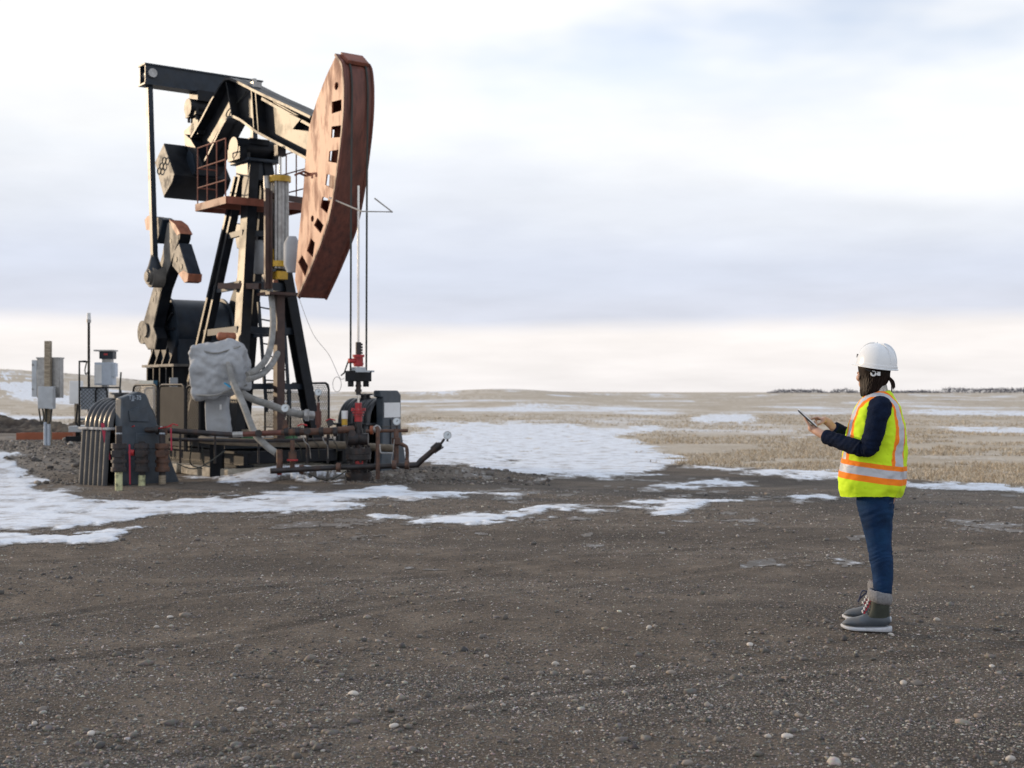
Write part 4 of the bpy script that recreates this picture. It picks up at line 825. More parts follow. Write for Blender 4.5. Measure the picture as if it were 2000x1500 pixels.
RB(PM).cyl(c+Vector((0, 0, -.1)), c, .045, 14).build('switch_body', 'yellow', m1); RB(PM).cyl(c+Vector((0, 0, -.2)), c+Vector((0, 0, -.1)), .04, 10).build('switch_stem', 'galv', m1)
for x0, y0, x1, y1, x2, y2 in ((600, 925, 640, 938, 676, 920), (345, 905, 385, 915, 440, 880), (375, 870, 372, 905, 395, 915), (395, 875, 398, 905, 410, 912)):
    RB(PM).tube(smooth_line([at(x0, y0, 20.9), at(x1, y1, 21.0), at(x2, y2, 21.2)], 6), .010, 6).build('loose_cable', 'cable')
# ---- ribbed plastic wellhead covers
def cover(loc, rz, name, label, panel, body_h, panel_mat, snowcap):
    R = empty(name, loc, label, 'well cover', rz)
    # local x = along the ribs' axis away from the panel, y = across, z = up
    L = .72; nx = 72; na = 22; mb = MB(); vs = []; fs = []
    zb, rb = body_h, .40
    def prof(a):      # lower body flares, dome on top
        return None
    for i in range(nx+1):
        x = .06+L*i/nx; rib = .045*abs(math.sin(i/nx*math.pi*6))**.45
        line = []
        for k in range(9): t = k/8; line.append((.51-.06*t+rib, .0+zb*t))
        for k in range(na+1): a = math.pi*k/na; line.append(((rb+rib)*math.cos(a), zb+.03+(rb+rib)*math.sin(a)*1.02))
        for k in range(9): t = 1-k/8; line.append((-(.51-.06*t+rib), zb*t))
        vs += [(x, y, z) for y, z in line]; m = len(line)
    for i in range(nx):
        for k in range(m-1): fs.append((i*m+k, i*m+k+1, (i+1)*m+k+1, (i+1)*m+k))
    fs.append(tuple(range(nx*m, nx*m+m)))
    mb.add(vs, fs); mb.build('ribbed_shell', 'plastic', R, smooth=50)
    MB().box((.06+L/2, 0, zb+.005), (L+.04, 1.06, .04)).build('ledge', 'snowdust' if snowcap else 'plastic', R, bevel=.01)
    mb = MB(); mb.cyl((.06+L*.55, 0, zb+.40), (.06+L*.55, 0, zb+.54), .09, 18); mb.cyl((.06+L*.55, 0, zb+.53), (.06+L*.55, 0, zb+.56), .15, 20); mb.build('vent_chimney', 'plastic', R)
    k = MB().prism([(-.10, y, z) for y, z in panel], (.16, 0, 0)).build('end_panel', panel_mat, R, bevel=.02)
    return R, k
MT['snowdust'] = M('snow_dusted_plastic', (.40, .40, .40), .7, var=.4, scale=14, dirt=(.05, .05, .055), damt=.8, dscale=8)
cl = gnd(262, 947); crz = math.radians(142)
R1, k1 = cover((cl.x+.05, cl.y, 0), crz, 'well_cover', 'dark ribbed plastic well cover with leaning trapezoid panel behind the wrapped risers', [(-.74, 0), (.40, 0), (.36, 1.36), (.04, 1.46), (-.10, 1.42)], .88, 'plasticblue', True)
MB().prism([(-.125, y, z) for y, z in ((-.14, .98), (.22, 1.0), (.24, 1.16), (.10, 1.22), (-.10, 1.18))], (.03, 0, 0)).build('raised_boss', 'plasticblue', k1, bevel=.008)
MB().prism([(-.115, y, z) for y, z in ((-.36, .55), (.12, .58), (.10, .82), (-.28, .80))], (.02, 0, 0)).build('lower_boss', 'plasticblue', k1, bevel=.008)
tx = bpy.data.curves.new('lettering', 'FONT'); tx.body = 'TJJ-35'; tx.size = .10; tx.extrude = .001; to = bpy.data.objects.new('lettering', tx)
me = to.to_mesh().copy(); to.to_mesh_clear(); bpy.data.objects.remove(to)
lt = finish('lettering', me, M('chalk_marking', (.42, .48, .55), .7, var=.4, scale=40), k1, 0); lt.matrix_local = Matrix.Translation((-.104, .24, 1.335)) @ Matrix(((0, 0, -1, 0), (-1, 0, 0, 0), (0, 1, 0, 0), (0, 0, 0, 1)))
cr_ = at(735, 912, 24.6); cr_.z = 0
R2, k2 = cover((cr_.x+.18, 24.5, 0), math.radians(150), 'well_cover', 'dark ribbed plastic well cover with square white notice behind the wellhead', [(-.56, 0), (.30, 0), (.22, .8), (.22, 1.35), (.30, 1.36), (.30, 1.48), (-.26, 1.48), (-.36, 1.40), (-.36, .8)], .86, 'plasticblue', False)
MB().box((-.105, -.06, 1.12), (.012, .50, .27)).build('notice', 'white', k2); MB().box((-.105, -.0, .82), (.02, .52, .025)).build('seam', 'plastic', k2); MB().box((-.11, -.02, .7), (.02, .03, .5)).build('latch_bar', 'plastic', k2)
# ---- guard panels round the cranks
def guard(u0, u1, v, z0, z1, lab, sheet=False):
    a = PW(u0-U0, v, 0); b = PW(u1-U0, v, 0); R = empty('guard_panel', ((a.x+b.x)/2, (a.y+b.y)/2, z0), lab, 'guard rail', math.pi-TH, 'tube guard panels round the pumpjack'); w = abs(u1-u0); h = z1-z0; r = .12
    pts = [(-w/2, 0, 0), (-w/2, 0, h-r), (-w/2+r*.3, 0, h-r*.3), (-w/2+r, 0, h), (w/2-r, 0, h), (w/2-r*.3, 0, h-r*.3), (w/2, 0, h-r), (w/2, 0, 0)]
    MB().tube(pts, .022, 8).build('frame', 'black', R)
    if sheet: MB().box((0, 0, h*.52), (w-.05, .012, h*.9)).build('sheet', 'sheet', R)
    else:
        mb = MB(); p = .075; lo = .32
        n = int((w+h)/p)
        for i in range(n):
            for sgn in (1, -1):
                c = -w/2-(h-lo)+i*p; t0 = max(0, -w/2-c+.02); t1 = min(h-lo-.03, w/2-c-.02)
                if t1-t0 > .05: mb.bar((sgn*(c+t0), 0, lo+t0), (sgn*(c+t1), 0, lo+t1), .007, .007, (0, 1, 0))
        mb.tube([(-w/2, 0, lo), (w/2, 0, lo)], .015, 6); mb.build('wire_mesh', 'mesh', R, fix=False)
    return R
guard(4.58, 3.45, 1.45, .42, 1.58, 'taupe sheet-filled guard panel beside the gearbox pedestal', True)
guard(5.85, 4.68, 1.45, .42, 1.58, 'black tube guard panel standing in front of the white notice board')
guard(3.38, 2.85, 1.45, .42, 1.56, 'narrow black mesh guard panel next to the canvas-covered unit')
for i, (a, b_) in enumerate(((6.3, 5.3), (5.2, 4.5), (4.42, 3.65))): guard(a, b_, -1.5, .42, 1.62, ['black mesh guard panel seen through the samson post behind the ladder', 'black mesh guard panel between the ladder and the right post leg', 'black mesh guard panel on the far side by the right post foot'][i])
nb = PW(5.5-U0, 1.30, 0); NB = empty('notice_board', (nb.x, nb.y, .42), 'white notice board with a blue cap behind the leaning cover panel', 'notice', math.pi-TH)
MB().box((0, 0, .78), (.62, .05, .75)).build('board', 'white', NB, bevel=.02); MB().box((0, 0, 1.2), (.7, .08, .09)).build('blue_cap', M('blue_cap', (.03, .12, .20), .4), NB); MB().box((-.25, 0, .2), (.04, .04, .5)).build('stand', 'black', NB); MB().box((.25, 0, .2), (.04, .04, .5)).build('stand', 'black', NB)
MB().prism([(-.14, .03, .55), (-.10, .03, .63), (-.06, .03, .55), (-.10, .03, .50)], (0, .004, 0)).build('red_mark', 'red', NB)
for q in ((-.02, .86, .12), (-.06, .74, .10)): MB().box((q[0], .028, q[1]), (q[2], .004, .03)).build('print_line', 'greyedge', NB)
# ---- canvas covered unit
TCo = at(425, 850, 22.3); TC = empty('covered_motor', (TCo.x, TCo.y, 0), 'unit shrouded in wrinkled grey canvas on a padded post, hoses attached', 'covered unit')
def wrinkled(name, outline, Yc, depth, root, mat, amp, seed):
    """closed cloth bag: outline in pixels at depth Yc, thickness depth, puckered surface"""
    P = [at(x, y, Yc) for x, y in smooth_px(outline, 5)]; c = sum(P, Vector())/len(P); n = len(P); rings = [(-.03, .12), (-.02, .4), (-.005, .7), (.04, .93), (.12, 1.0), (.4, 1.02), (.6, 1.02), (.88, 1.0), (.97, .85), (1., .55), (1.02, .2)]
    vs = []; fs = []
    for t, s in rings:
        for i, p in enumerate(P):
            q = c+(p-c)*s; y = Yc+(t-.5)*depth; w = 1+amp*(VA.fbm(q.x*4+seed, q.z*4+t*3+seed, 3)-.5)*2
            vs.append(Vector((c.x+(q.x-c.x)*w, y+(VB(q.x*5+seed, q.z*5)-.5)*amp*.9, c.z+(q.z-c.z)*w)))
    for r in range(len(rings)-1):
        for i in range(n): fs.append((r*n+i, r*n+(i+1) % n, (r+1)*n+(i+1) % n, (r+1)*n+i))
    for r in (0, len(rings)-1):
        vs.append(sum((vs[r*n+i] for i in range(n)), Vector())/n); e = len(vs)-1
        fs += [(e, r*n+i, r*n+(i+1) % n) for i in range(n)]
    o = RB(root).add(vs, fs).build(name, mat, smooth=60); sb = o.modifiers.new('sub', 'SUBSURF'); sb.levels = 3; sb.render_levels = 3
    tx = bpy.data.textures.new('folds', 'CLOUDS'); tx.noise_scale = .17; tx.noise_depth = 1; d = o.modifiers.new('folds', 'DISPLACE'); d.texture = tx; d.strength = amp*.50; d.mid_level = .5
    return o
def smooth_px(pts, k):
    q = smooth_line([Vector((x, y, 0)) for x, y in pts]+[Vector((*pts[0], 0))], k); return [(p.x, p.y) for p in q[:-1]]
wrinkled('canvas_cover', [(376, 690), (385, 678), (410, 673), (440, 668), (462, 668), (474, 676), (482, 700), (487, 755), (470, 762), (445, 770), (420, 777), (386, 778), (381, 740), (378, 710)], 22.3, .8, TC, 'canvas', .16, 3)
RB(TC).tube(smooth_line([at(388, 683, 21.95), at(420, 690, 21.85), at(446, 684, 21.9), at(470, 676, 22.0)], 5), .016, 6).build('draw_cord', 'hose')
RB(TC).tube(smooth_line([at(384, 772, 21.95), at(420, 772, 21.8), at(446, 763, 21.85), at(482, 752, 22.1)], 5), .02, 6).build('hem_rope', 'hose')
wrinkled('padded_post', [(404, 776), (444, 772), (446, 800), (448, 852), (410, 852), (404, 820)], 22.35, .3, TC, 'canvas', .06, 8)
RB(TC).bar(at(424, 860, 22.35), (at(424, 860, 22.35).x, 22.35, 0), .2, .2).build('post_foot', 'black')
RB(TC).box(at(431, 795, 22.17), (.035, .012, .09)).build('white_tag', 'white'); RB(TC).bar(at(439, 748, 21.86), at(450, 756, 21.84), .07, .02).build('blue_strap', 'ltblue')
RB(TC).cyl(at(445, 710, 21.95), at(445, 710, 21.84), .035, 12).build('drain_fitting', 'galv')
RB(TC).tube(smooth_line([at(448, 715, 21.85), at(455, 745, 21.6), at(475, 790, 21.35), at(497, 845, 21.1), at(520, 870, 20.95), at(541, 886, 20.85)], 6), .056, 14).build('hose', 'hose')
RB(TC).tube(smooth_line([at(470, 765, 22.1), at(490, 778, 22.0), at(530, 792, 21.9), at(560, 803, 21.9), at(590, 810, 22.0)], 6), .060, 14).build('hose', 'hose')
mb = RB(TC); mb.cyl(at(590, 810, 22.0), at(612, 812, 22.1), .075, 14); mb.cyl(at(596, 811, 21.95), at(603, 811, 21.95), .10, 14); mb.build('hose_coupling', 'galv')
for i, (x, m_) in enumerate(((484, 'green'), (569, 'green'))):
    c = at(x, 842, 22.9); o = MB().cyl((0, 0, 0), (0, 0, .2), .11, 18).build('paint_tin', m_); o.location = (c.x, c.y, .58); tag(o, ['green tin standing on the deck left of the brown post', 'green tin standing on the deck right of the brown post'][i], 'tin', 'green tins on the pumpjack deck')
    MB().cyl((0, 0, .2), (0, 0, .225), .105, 18).build('lid', 'wood', o)
# ---- electrical post with cabinets
EPy = 27.0; g0 = at(93, 872, EPy); gz0 = H(g0.x, EPy)
EP = empty('electrical_post', (g0.x, EPy, gz0), 'wooden post carrying a grey cabinet and small meter box with conduits', 'electrical post')
ez = lambda y: CH-(y-HY)/F*EPy
ex = lambda x: (x-1000)/F*EPy
RB(EP).box((ex(94), EPy, (ez(666)+gz0-.2)/2), (.12, .12, ez(666)-gz0+.2)).build('post', 'wood', bevel=.008)
c = RB(EP).box(((ex(69)+ex(114))/2, EPy+.20, (ez(700)+ez(777))/2), (ex(114)-ex(69), .24, ez(700)-ez(777))).build('cabinet', 'galv', bevel=.01)
RB(EP).box(((ex(59)+ex(68.4))/2, EPy+.20, (ez(703)+ez(775))/2), (ex(68.4)-ex(59), .22, ez(703)-ez(775))).build('cabinet_door', 'cabinet', c); RB(EP).box(((ex(69)+ex(114))/2, EPy+.2, ez(699)), (ex(115)-ex(68), .27, .03)).build('rain_lip', 'galv', c)
for y in (712, 760): RB(EP).cyl((ex(60), EPy+.07, ez(y)), (ex(62), EPy+.07, ez(y)), .02, 8).build('hinge', 'galv', c)
RB(EP).box(((ex(81)+ex(111))/2, EPy-.14, (ez(755)+ez(798))/2), (ex(111)-ex(81), .16, ez(755)-ez(798))).build('meter_box', 'cabinet', bevel=.01)
RB(EP).box((ex(107), EPy-.17, ez(796)), (.09, .12, .05)).build('junction_box', 'cabinet')
for x, y0 in ((92.5, 824), (99.5, 828)): RB(EP).cyl((ex(x), EPy-.12, gz0-.1), (ex(x), EPy-.12, ez(y0)), .034, 12).build('conduit', 'conduit')
for pts in (((79, 778), (80, 800), (85, 828), (89, 815), (87, 798)), ((94, 798), (94, 812), (93.5, 826)), ((105, 798), (103, 815), (99.5, 828))): RB(EP).tube(smooth_line([(ex(x), EPy-.11, ez(y)) for x, y in pts], 5), .017, 6).build('cable', 'cable')
# ---- lamp mast and control skid
SKy = 29.0; s0 = at(178, 862, SKy); sz0 = H(s0.x, SKy)
SK = empty('control_skid', (s0.x, SKy, sz0), 'steel control skid with lamp mast, pale cabinet and mesh guards', 'control skid')
sx = lambda x: (x-1000)/F*SKy
sz = lambda y: CH-(y-HY)/F*SKy
for dy in (0, .9): RB(SK).box((sx(190), SKy+dy, sz0+.06), (sx(250)-sx(130), .12, .12)).build('skid_runner', 'black')
for x in (150, 182, 236):
    for dy in (.1, .85): RB(SK).box((sx(x), SKy+dy, (sz0+sz(838))/2), (.09, .09, sz(838)-sz0)).build('leg', 'black')
RB(SK).box((sx(187), SKy+.45, sz(838)), (sx(240)-sx(136), 1.0, .13)).build('deck', 'cabinet', bevel=.01); RB(SK).box((sx(162), SKy+.1, sz(819)), (.2, .06, .05)).build('step', 'cabinet')
mb = RB(SK); mb.tube([(sx(172), SKy+.05, sz(838)), (sx(172), SKy+.05, sz(630))], .028, 10); mb.build('mast', 'black'); RB(SK).cyl((sx(172), SKy+.05, sz(630)), (sx(172), SKy+.05, sz(624)), .05, 12).build('lamp_base', 'galv'); RB(SK).cyl((sx(172), SKy+.05, sz(624)), (sx(172), SKy+.05, sz(611)), .046, 12, .04).build('lamp', 'white')
mb = RB(SK); mb.tube([(sx(155), SKy, sz(838)), (sx(155), SKy, sz(706)), (sx(168), SKy, sz(706))], .025, 8); mb.tube([(sx(155), SKy, sz(838)), (sx(148), SKy, sz(825)), (sx(152), SKy, sz(790))], .02, 8); mb.build('hand_rail', 'black')
RB(SK).tube(smooth_line([(sx(170), SKy, sz(705)), (sx(166), SKy, sz(722)), (sx(168), SKy, sz(731)), (sx(173), SKy, sz(722)), (sx(173), SKy, sz(700))], 5), .014, 6).build('coiled_cable', 'cable')
cb = RB(SK).box((sx(192), SKy+.5, (sz(707)+sz(752))/2), (sx(210)-sx(174), .3, sz(707)-sz(752))).build('control_cabinet', 'conduit', bevel=.012); RB(SK).box((sx(183), SKy+.34, sz(730)), (.14, .02, .42)).build('pale_panel', 'white', cb); RB(SK).box((sx(212), SKy+.45, sz(722)), (.08, .2, .30)).build('side_box', 'conduit', cb); RB(SK).bar((sx(192), SKy+.5, sz(752)), (sx(192), SKy+.5, sz(838)), .12, .12).build('cabinet_post', 'galv', cb)
hd = RB(SK).box((sx(197), SKy+.5, sz(692)), (.30, .26, .18)).build('vent_head', 'navy', cb); RB(SK).box((sx(193), SKy+.5, sz(683.5)), (.44, .34, .03)).build('vent_roof', 'galv', cb); RB(SK).box((sx(197), SKy+.5, sz(703)), (.2, .2, .1)).build('vent_neck', 'galv', cb); RB(SK).box((sx(196.5), SKy+.365, sz(691)), (.08, .01, .04)).build('red_badge', 'red', cb)
for i, (x0, x1) in enumerate(((157, 211), (188, 237))):
    y_ = SKy-.06+i*.02; mb = RB(SK); mb.tube([(sx(x0), y_, sz(838)), (sx(x0), y_, sz(764)), (sx(x0+3), y_, sz(757)), (sx(x1-3), y_, sz(757)), (sx(x1), y_, sz(764)), (sx(x1), y_, sz(838))], .02, 8); mb.build('guard_frame', 'black')
mb = RB(SK); wv, hv = sx(211)-sx(157), sz(758)-sz(800); p = .085
for i in range(int((wv+hv)/p)):
    for sg in (0, 1):
        c_ = -hv+i*p; t0 = max(0, -c_); t1 = min(hv, wv-c_)
        if t1-t0 > .04:
            xa, xb = (c_+t0, c_+t1) if sg else (wv-c_-t0, wv-c_-t1); mb.bar((sx(157)+xa, SKy-.06, sz(800)+t0), (sx(157)+xb, SKy-.06, sz(800)+t1), .009, .009, (0, 1, 0))
mb.build('guard_mesh', 'mesh', fix=False)
RB(SK).box((sx(184), SKy+.0, sz(779)), (sx(210)-sx(158), .008, hv)).build('guard_backing', 'conduit')
RB(SK).bar((sx(232), SKy-.1, sz(838)), (sx(239), SKy-.1, sz(727)), .03, .03).build('whip_aerial', 'cable')
o = MB().box((0, 0, .25), (.30, .25, .62)).build('junction_cabinet', 'white', bevel=.01); q = at(149, 785, 36); o.location = (q.x, 36, H(q.x, 36)+.85); MB().box((0, 0, -.45), (.08, .08, .9)).build('stand', 'wood', o); tag(o, 'small pale box on a stake behind the control skid', 'cabinet')
# ---- orange trays and the soil heap
for i, (x0, x1, lab) in enumerate(((40, 98, 'low orange-brown steel tray lying left of the wooden post'), (101, 150, 'low orange-brown steel tray lying between the wooden post and control skid'))):
    Yt = 30.5; a = at(x0, 862, Yt); b_ = at(x1, 862, Yt); z0 = H((a.x+b_.x)/2, Yt); w = b_.x-a.x; o = bpy.data.objects.new('steel_tray', None); col.objects.link(o); o.location = ((a.x+b_.x)/2, Yt, z0-.02); tag(o, lab, 'tray', 'orange steel trays')
    for cx, cy, sx_, sy_ in ((0, -.25, w, .03), (0, .25, w, .03), (-w/2+.015, 0, .03, .47), (w/2-.015, 0, .03, .47)): MB().box((cx, cy, .09), (sx_, sy_, .16)).build('side_wall', 'orange', o)
    MB().box((0, 0, .03), (w-.06, .46, .02)).build('tray_floor', 'orange', o)
hp = at(80, 835, 36.); vs = []; fs = []; n = 60; m_ = 26
for i in range(n+1):
    for j in range(m_+1):
        x = -2.6+5.2*i/n; y = -1.3+2.6*j/m_; e = max(0, 1-(x/2.6)**4)*max(0, 1-(y/1.3)**2); z = .40*e**.6*(.3+1.3*float(VA.fbm(x*1.6+9, y*1.6+2, 4)))+.34*e**.5*(float(VB.fbm(x*5, y*5, 3))-.5)-.06
        vs.append((x, y, z))
for i in range(n):
    for j in range(m_): a = i*(m_+1)+j; fs.append((a, a+m_+1, a+m_+2, a+1))
sh = MB().add(vs, fs).build('soil_heap', 'soil'); sh.location = (hp.x, 36., H(hp.x, 36.)-.03); tag(sh, 'dark lumpy heap of bare soil behind the orange trays', 'soil heap')

# ---- more pipework and clutter round the base
RB(PM).tube([pm(330, 858, 21.5), pm(500, 862, 21.6), pm(640, 858, 21.6)], .03, 10).build('rear_pipe', 'grime')
for x in (352, 420, 505, 600, 640): RB(PM).tube([pm(x, 846, 21.3), pm(x, 905, 21.3)], .018, 8).build('pipe_stand', 'grime')
for x, y in ((505, 846), (600, 842), (645, 826), (688, 846)): RB(PM).cyl(pm(x, y, 20.95), pm(x, y, 20.85), .055, 14).build('valve_body', 'grime')
for x, y in ((645, 822), (338, 832), (590, 832)): RB(PM).tube([pm(x-9, y, 20.9), pm(x, y-4, 20.9), pm(x+10, y-1, 20.9)], .011, 6).build('valve_handle', 'red')
for i in range(5): RB(PM).tube(smooth_line([pm(572+i*19, 848, 21.0), pm(576+i*19, 862, 20.95), pm(586+i*18, 872, 21.0), pm(590+i*17, 895, 21.1)], 5), .008, 6).build('steel_tubing', 'galv' if i % 2 else 'cable')
RB(PM).tube(smooth_line([pm(770, 858, 21), pm(768, 880, 21), pm(765, 905, 21), pm(780, 915, 21)], 5), .008, 6).build('steel_tubing', 'galv')

# ------------------------------------------------------------------ person with tablet
RX, RY = (1712-1000)/F*8.2, 8.2
PH = math.radians(18); CP, SP = math.cos(PH), math.sin(PH)
def q(px, py, l=0.):
    k = (px-1000)/F; u = (RX-SP*l-k*RY+k*CP*l)/(CP+k*SP); Y = RY+SP*u-CP*l
    return Vector((u, l, CH-(py-HY)/F*Y))
PE = empty('person', (RX, RY, H(RX, RY)), 'person in white hard hat and lime hi-vis vest standing on gravel, tapping a tablet', 'person', math.pi-PH)
def loft(rings, cap0=True, cap1=True):
    mb = MB(); n = len(rings[0]); vs = [p for r in rings for p in r]; fs = []
    for i in range(len(rings)-1):
        for j in range(n): fs.append((i*n+j, i*n+(j+1) % n, (i+1)*n+(j+1) % n, (i+1)*n+j))
    if cap0: fs.append(tuple(range(n-1, -1, -1)))
    if cap1: fs.append(tuple((len(rings)-1)*n+j for j in range(n)))
    return mb.add(vs, fs)
def sup(a, e): c = math.cos(a); s = math.sin(a); return math.copysign(abs(c)**(2/e), c), math.copysign(abs(s)**(2/e), s)
def interp(rows, t):            # rows sorted by first item, smooth
    for i in range(len(rows)-1):
        if rows[i][0] <= t <= rows[i+1][0]:
            k = (t-rows[i][0])/(rows[i+1][0]-rows[i][0]); return [a+(b-a)*k for a, b in zip(rows[i], rows[i+1])]
    return list(rows[-1] if t > rows[-1][0] else rows[0])
def fit(xl, xr, y, b):          # ellipse ring from the silhouette at row y
    c = q((xl+xr)/2, y, 0); E = (xr-xl)/2/F*RY; a = math.sqrt(max(.0004, E*E-(b*SP)**2))/CP; return c, a
# materials
skin = M('skin', (.56, .34, .25), .5, var=.08, scale=30); skin.node_tree.nodes['Principled BSDF'].inputs['Subsurface Weight'].default_value = .15; skin.node_tree.nodes['Principled BSDF'].inputs['Subsurface Radius'].default_value = (.01, .004, .002)
denim = M('blue_jeans', (.006, .026, .076), .85, spec=.2, var=.4, scale=9, dirt=(.014, .055, .13), damt=.5, dscale=6, bump=.25, bscale=140)
navyd = M('dark_denim_jacket', (.004, .009, .026), .9, spec=.15, var=.4, scale=14, bump=.3, bscale=120, dirt=(.010, .020, .045), damt=.4, dscale=16)
hairm = M('dark_brown_hair', (.016, .009, .007), .55, spec=.18, var=.5, scale=40, stretch=(3, 3, .3))
fleece = M('cream_fleece', (.66, .63, .58), .95, var=.12, scale=60, bump=.8, bscale=150)
fur = M('pale_grey_fur', (.36, .355, .365), .95, var=.2, scale=90, bump=1., bscale=220)
hatm = M('white_hard_hat', (.74, .77, .80), .22, var=.02, coat=.3)
rubber = M('slate_rubber', (.068, .085, .105), .45, var=.15, scale=12, dirt=(.16, .14, .12), damt=.4, dscale=9)
olive = M('olive_leather', (.035, .042, .032), .6, var=.3, scale=20); solew = M('white_sole', (.56, .59, .64), .5, var=.08, dirt=(.2, .17, .14), damt=.5, dscale=12)
lace = M('navy_lace', (.04, .05, .10), .7); redl = M('red_eyelet', (.45, .02, .04), .5); whl = M('white_lace', (.6, .6, .6), .7)
def vest_mat():
    m = bpy.data.materials.new('hi_vis_fabric'); m.use_nodes = True; n = m.node_tree.nodes; l = m.node_tree.links; b = n['Principled BSDF']
    def mt(op, a, c=None, **k):
        x = n.new('ShaderNodeMath'); x.operation = op
        for i, s in enumerate((a, c)):
            if s is None: continue
            if hasattr(s, 'links'): l.new(s, x.inputs[i])
            else: x.inputs[i].default_value = s
        return x.outputs[0]
    def band(v, lo, hi): return mt('MULTIPLY', mt('GREATER_THAN', v, lo), mt('LESS_THAN', v, hi))
    tc = n.new('ShaderNodeTexCoord'); sp = n.new('ShaderNodeSeparateXYZ'); l.new(tc.outputs['Object'], sp.inputs[0]); X, Y, Z = sp.outputs
    zb = mt('SUBTRACT', Z, mt('MULTIPLY', X, .13))
    ay = mt('ABSOLUTE', Y); ys = mt('SUBTRACT', ay, mt('MULTIPLY', mt('MAXIMUM', mt('SUBTRACT', 1.26, Z), 0.), .10))
    up = mt('GREATER_THAN', zb, 1.006)
    org = mt('MAXIMUM', band(zb, .890, 1.006), mt('MULTIPLY', band(ys, .062, .152), up))
    sil = mt('MAXIMUM', band(zb, .928, .977), mt('MULTIPLY', band(ys, .084, .130), up))
    def mix(f, a, c):
        x = n.new('ShaderNodeMix'); x.data_type = 'RGBA'; l.new(f, x.inputs[0])
        for i, s in ((6, a), (7, c)):
            if hasattr(s, 'links'): l.new(s, x.inputs[i])
            else: x.inputs[i].default_value = (*s, 1)
        return x.outputs[2]
    colr = mix(sil, mix(org, (.64, .90, .02), (1.0, .25, .015)), (.50, .52, .56))
    l.new(colr, b.inputs['Base Color']); l.new(mt('SUBTRACT', .75, mt('MULTIPLY', sil, .35)), b.inputs['Roughness']); b.inputs['Specular IOR Level'].default_value = .3
    nz = n.new('ShaderNodeTexNoise'); nz.inputs['Scale'].default_value = 420; l.new(tc.outputs['Object'], nz.inputs['Vector']); bp = n.new('ShaderNodeBump'); bp.inputs['Strength'].default_value = .12; bp.inputs['Distance'].default_value = .004; l.new(nz.outputs['Fac'], bp.inputs['Height']); l.new(bp.outputs[0], b.inputs['Normal'])
    return m
# --- body: one continuous surface grown from tapered limbs
bd = MB()
def limb(pts, rs, n=14):
    P = [Vector(p) for p in pts]; a = (P[0]-P[1]).normalized(); b = (P[-1]-P[-2]).normalized(); r0, r1 = rs[0], rs[-1]
    PP = [P[0]+a*r0*.9, P[0]+a*r0*.6]+P+[P[-1]+b*r1*.6, P[-1]+b*r1*.9]; RR = [r0*.3, r0*.78]+list(rs)+[r1*.78, r1*.3]
    bd.tube(PP, RR, n)
hc = q(1702, 735, 0)                                    # head centre
HYAW = math.radians(-38)
Rh = Matrix.Rotation(HYAW, 3, 'Z') @ Matrix.Rotation(math.radians(6), 3, 'Y')
def hp_(x, y, z): return hc+Rh @ Vector((x, y, z))
def hs(x, y, z, r, sc=(1, 1, 1)):
    t = MB().sphere((0, 0, 0), r, 18, 12, sc); bd.add([hp_(x, y, z)+Rh @ Vector(v) for v in t.v], t.f)
hs(-.008, 0, .03, .082, (1.04, .86, 1.06)); hs(.03, 0, -.035, .066, (.95, .82, 1.1)); hs(.058, 0, -.085, .026, (1, 1.1, .8)); hs(.094, 0, -.012, .016, (1, .8, 1.5)); hs(.085, 0, -.055, .018, (.7, 1.4, .6)); hs(.085, 0, -.068, .016, (.7, 1.3, .6))
for s in (1, -1): hs(.055, s*.04, -.02, .028, (.9, 1, .9)); hs(.072, s*.033, .012, .013, (.6, 1.2, .8)); hs(-.012, s*.060, -.01, .020, (.6, .35, 1.1))
nk = q(1712, 775, 0)
limb([hc+Vector((-.02, 0, -.03)), nk, nk+Vector((-.01, 0, -.06))], [.055, .055, .075])
pel = q(1712, 965, 0); che = q(1712, 840, 0)
limb([nk+Vector((0, 0, -.06)), che, pel], [.10, .13, .13], 18)
limb([Vector((nk.x-.01, .13, nk.z-.10)), Vector((nk.x-.01, -.13, nk.z-.10))], [.05, .05])
AL = [q(1717, 800, .175), q(1696, 884, .235), q(1610, 856, .10)]; AR = [q(1717, 800, -.175), q(1694, 882, -.22), q(1627, 840, -.06)]
for A in (AL, AR): limb(A, [.052, .042, .027])
LL = {1: [q(1709, 975, .085), q(1719, 1090, .14), q(1725, 1178, .185)], -1: [q(1713, 975, -.085), q(1719, 1088, -.13), q(1722, 1165, -.16)]}
for s in (1, -1): limb(LL[s], [.085, .055, .04])
# tablet frame
t0, t1 = q(1560, 806, 0), q(1597, 840, 0); TA = (t0-t1).normalized(); vw = Vector((-CP*1.8+SP*8.1, -SP*1.8-CP*8.1, -.18)).normalized()     # viewing direction in the person's frame
vw = (vw-TA*vw.dot(TA)).normalized(); vw = (Matrix.Rotation(math.radians(1.5), 3, TA) @ vw); TN = TA.cross(vw).normalized()
if TN.z < 0: TN = -TN; vw = -vw
tc_ = (t0+t1)/2; TL = (t0-t1).length/2; TWd = .105
def tp(a, b, n): return tc_+TA*a+vw*b+TN*n
def finger(pts, r=.0085): limb(pts, [r*1.1]+[r]*(len(pts)-2)+[r*.8], 10)
near = -1 if vw.y < 0 else 1                             # sign of vw that points to her left (towards the camera)
nl = -1*near if False else (1 if vw.y > 0 else -1)
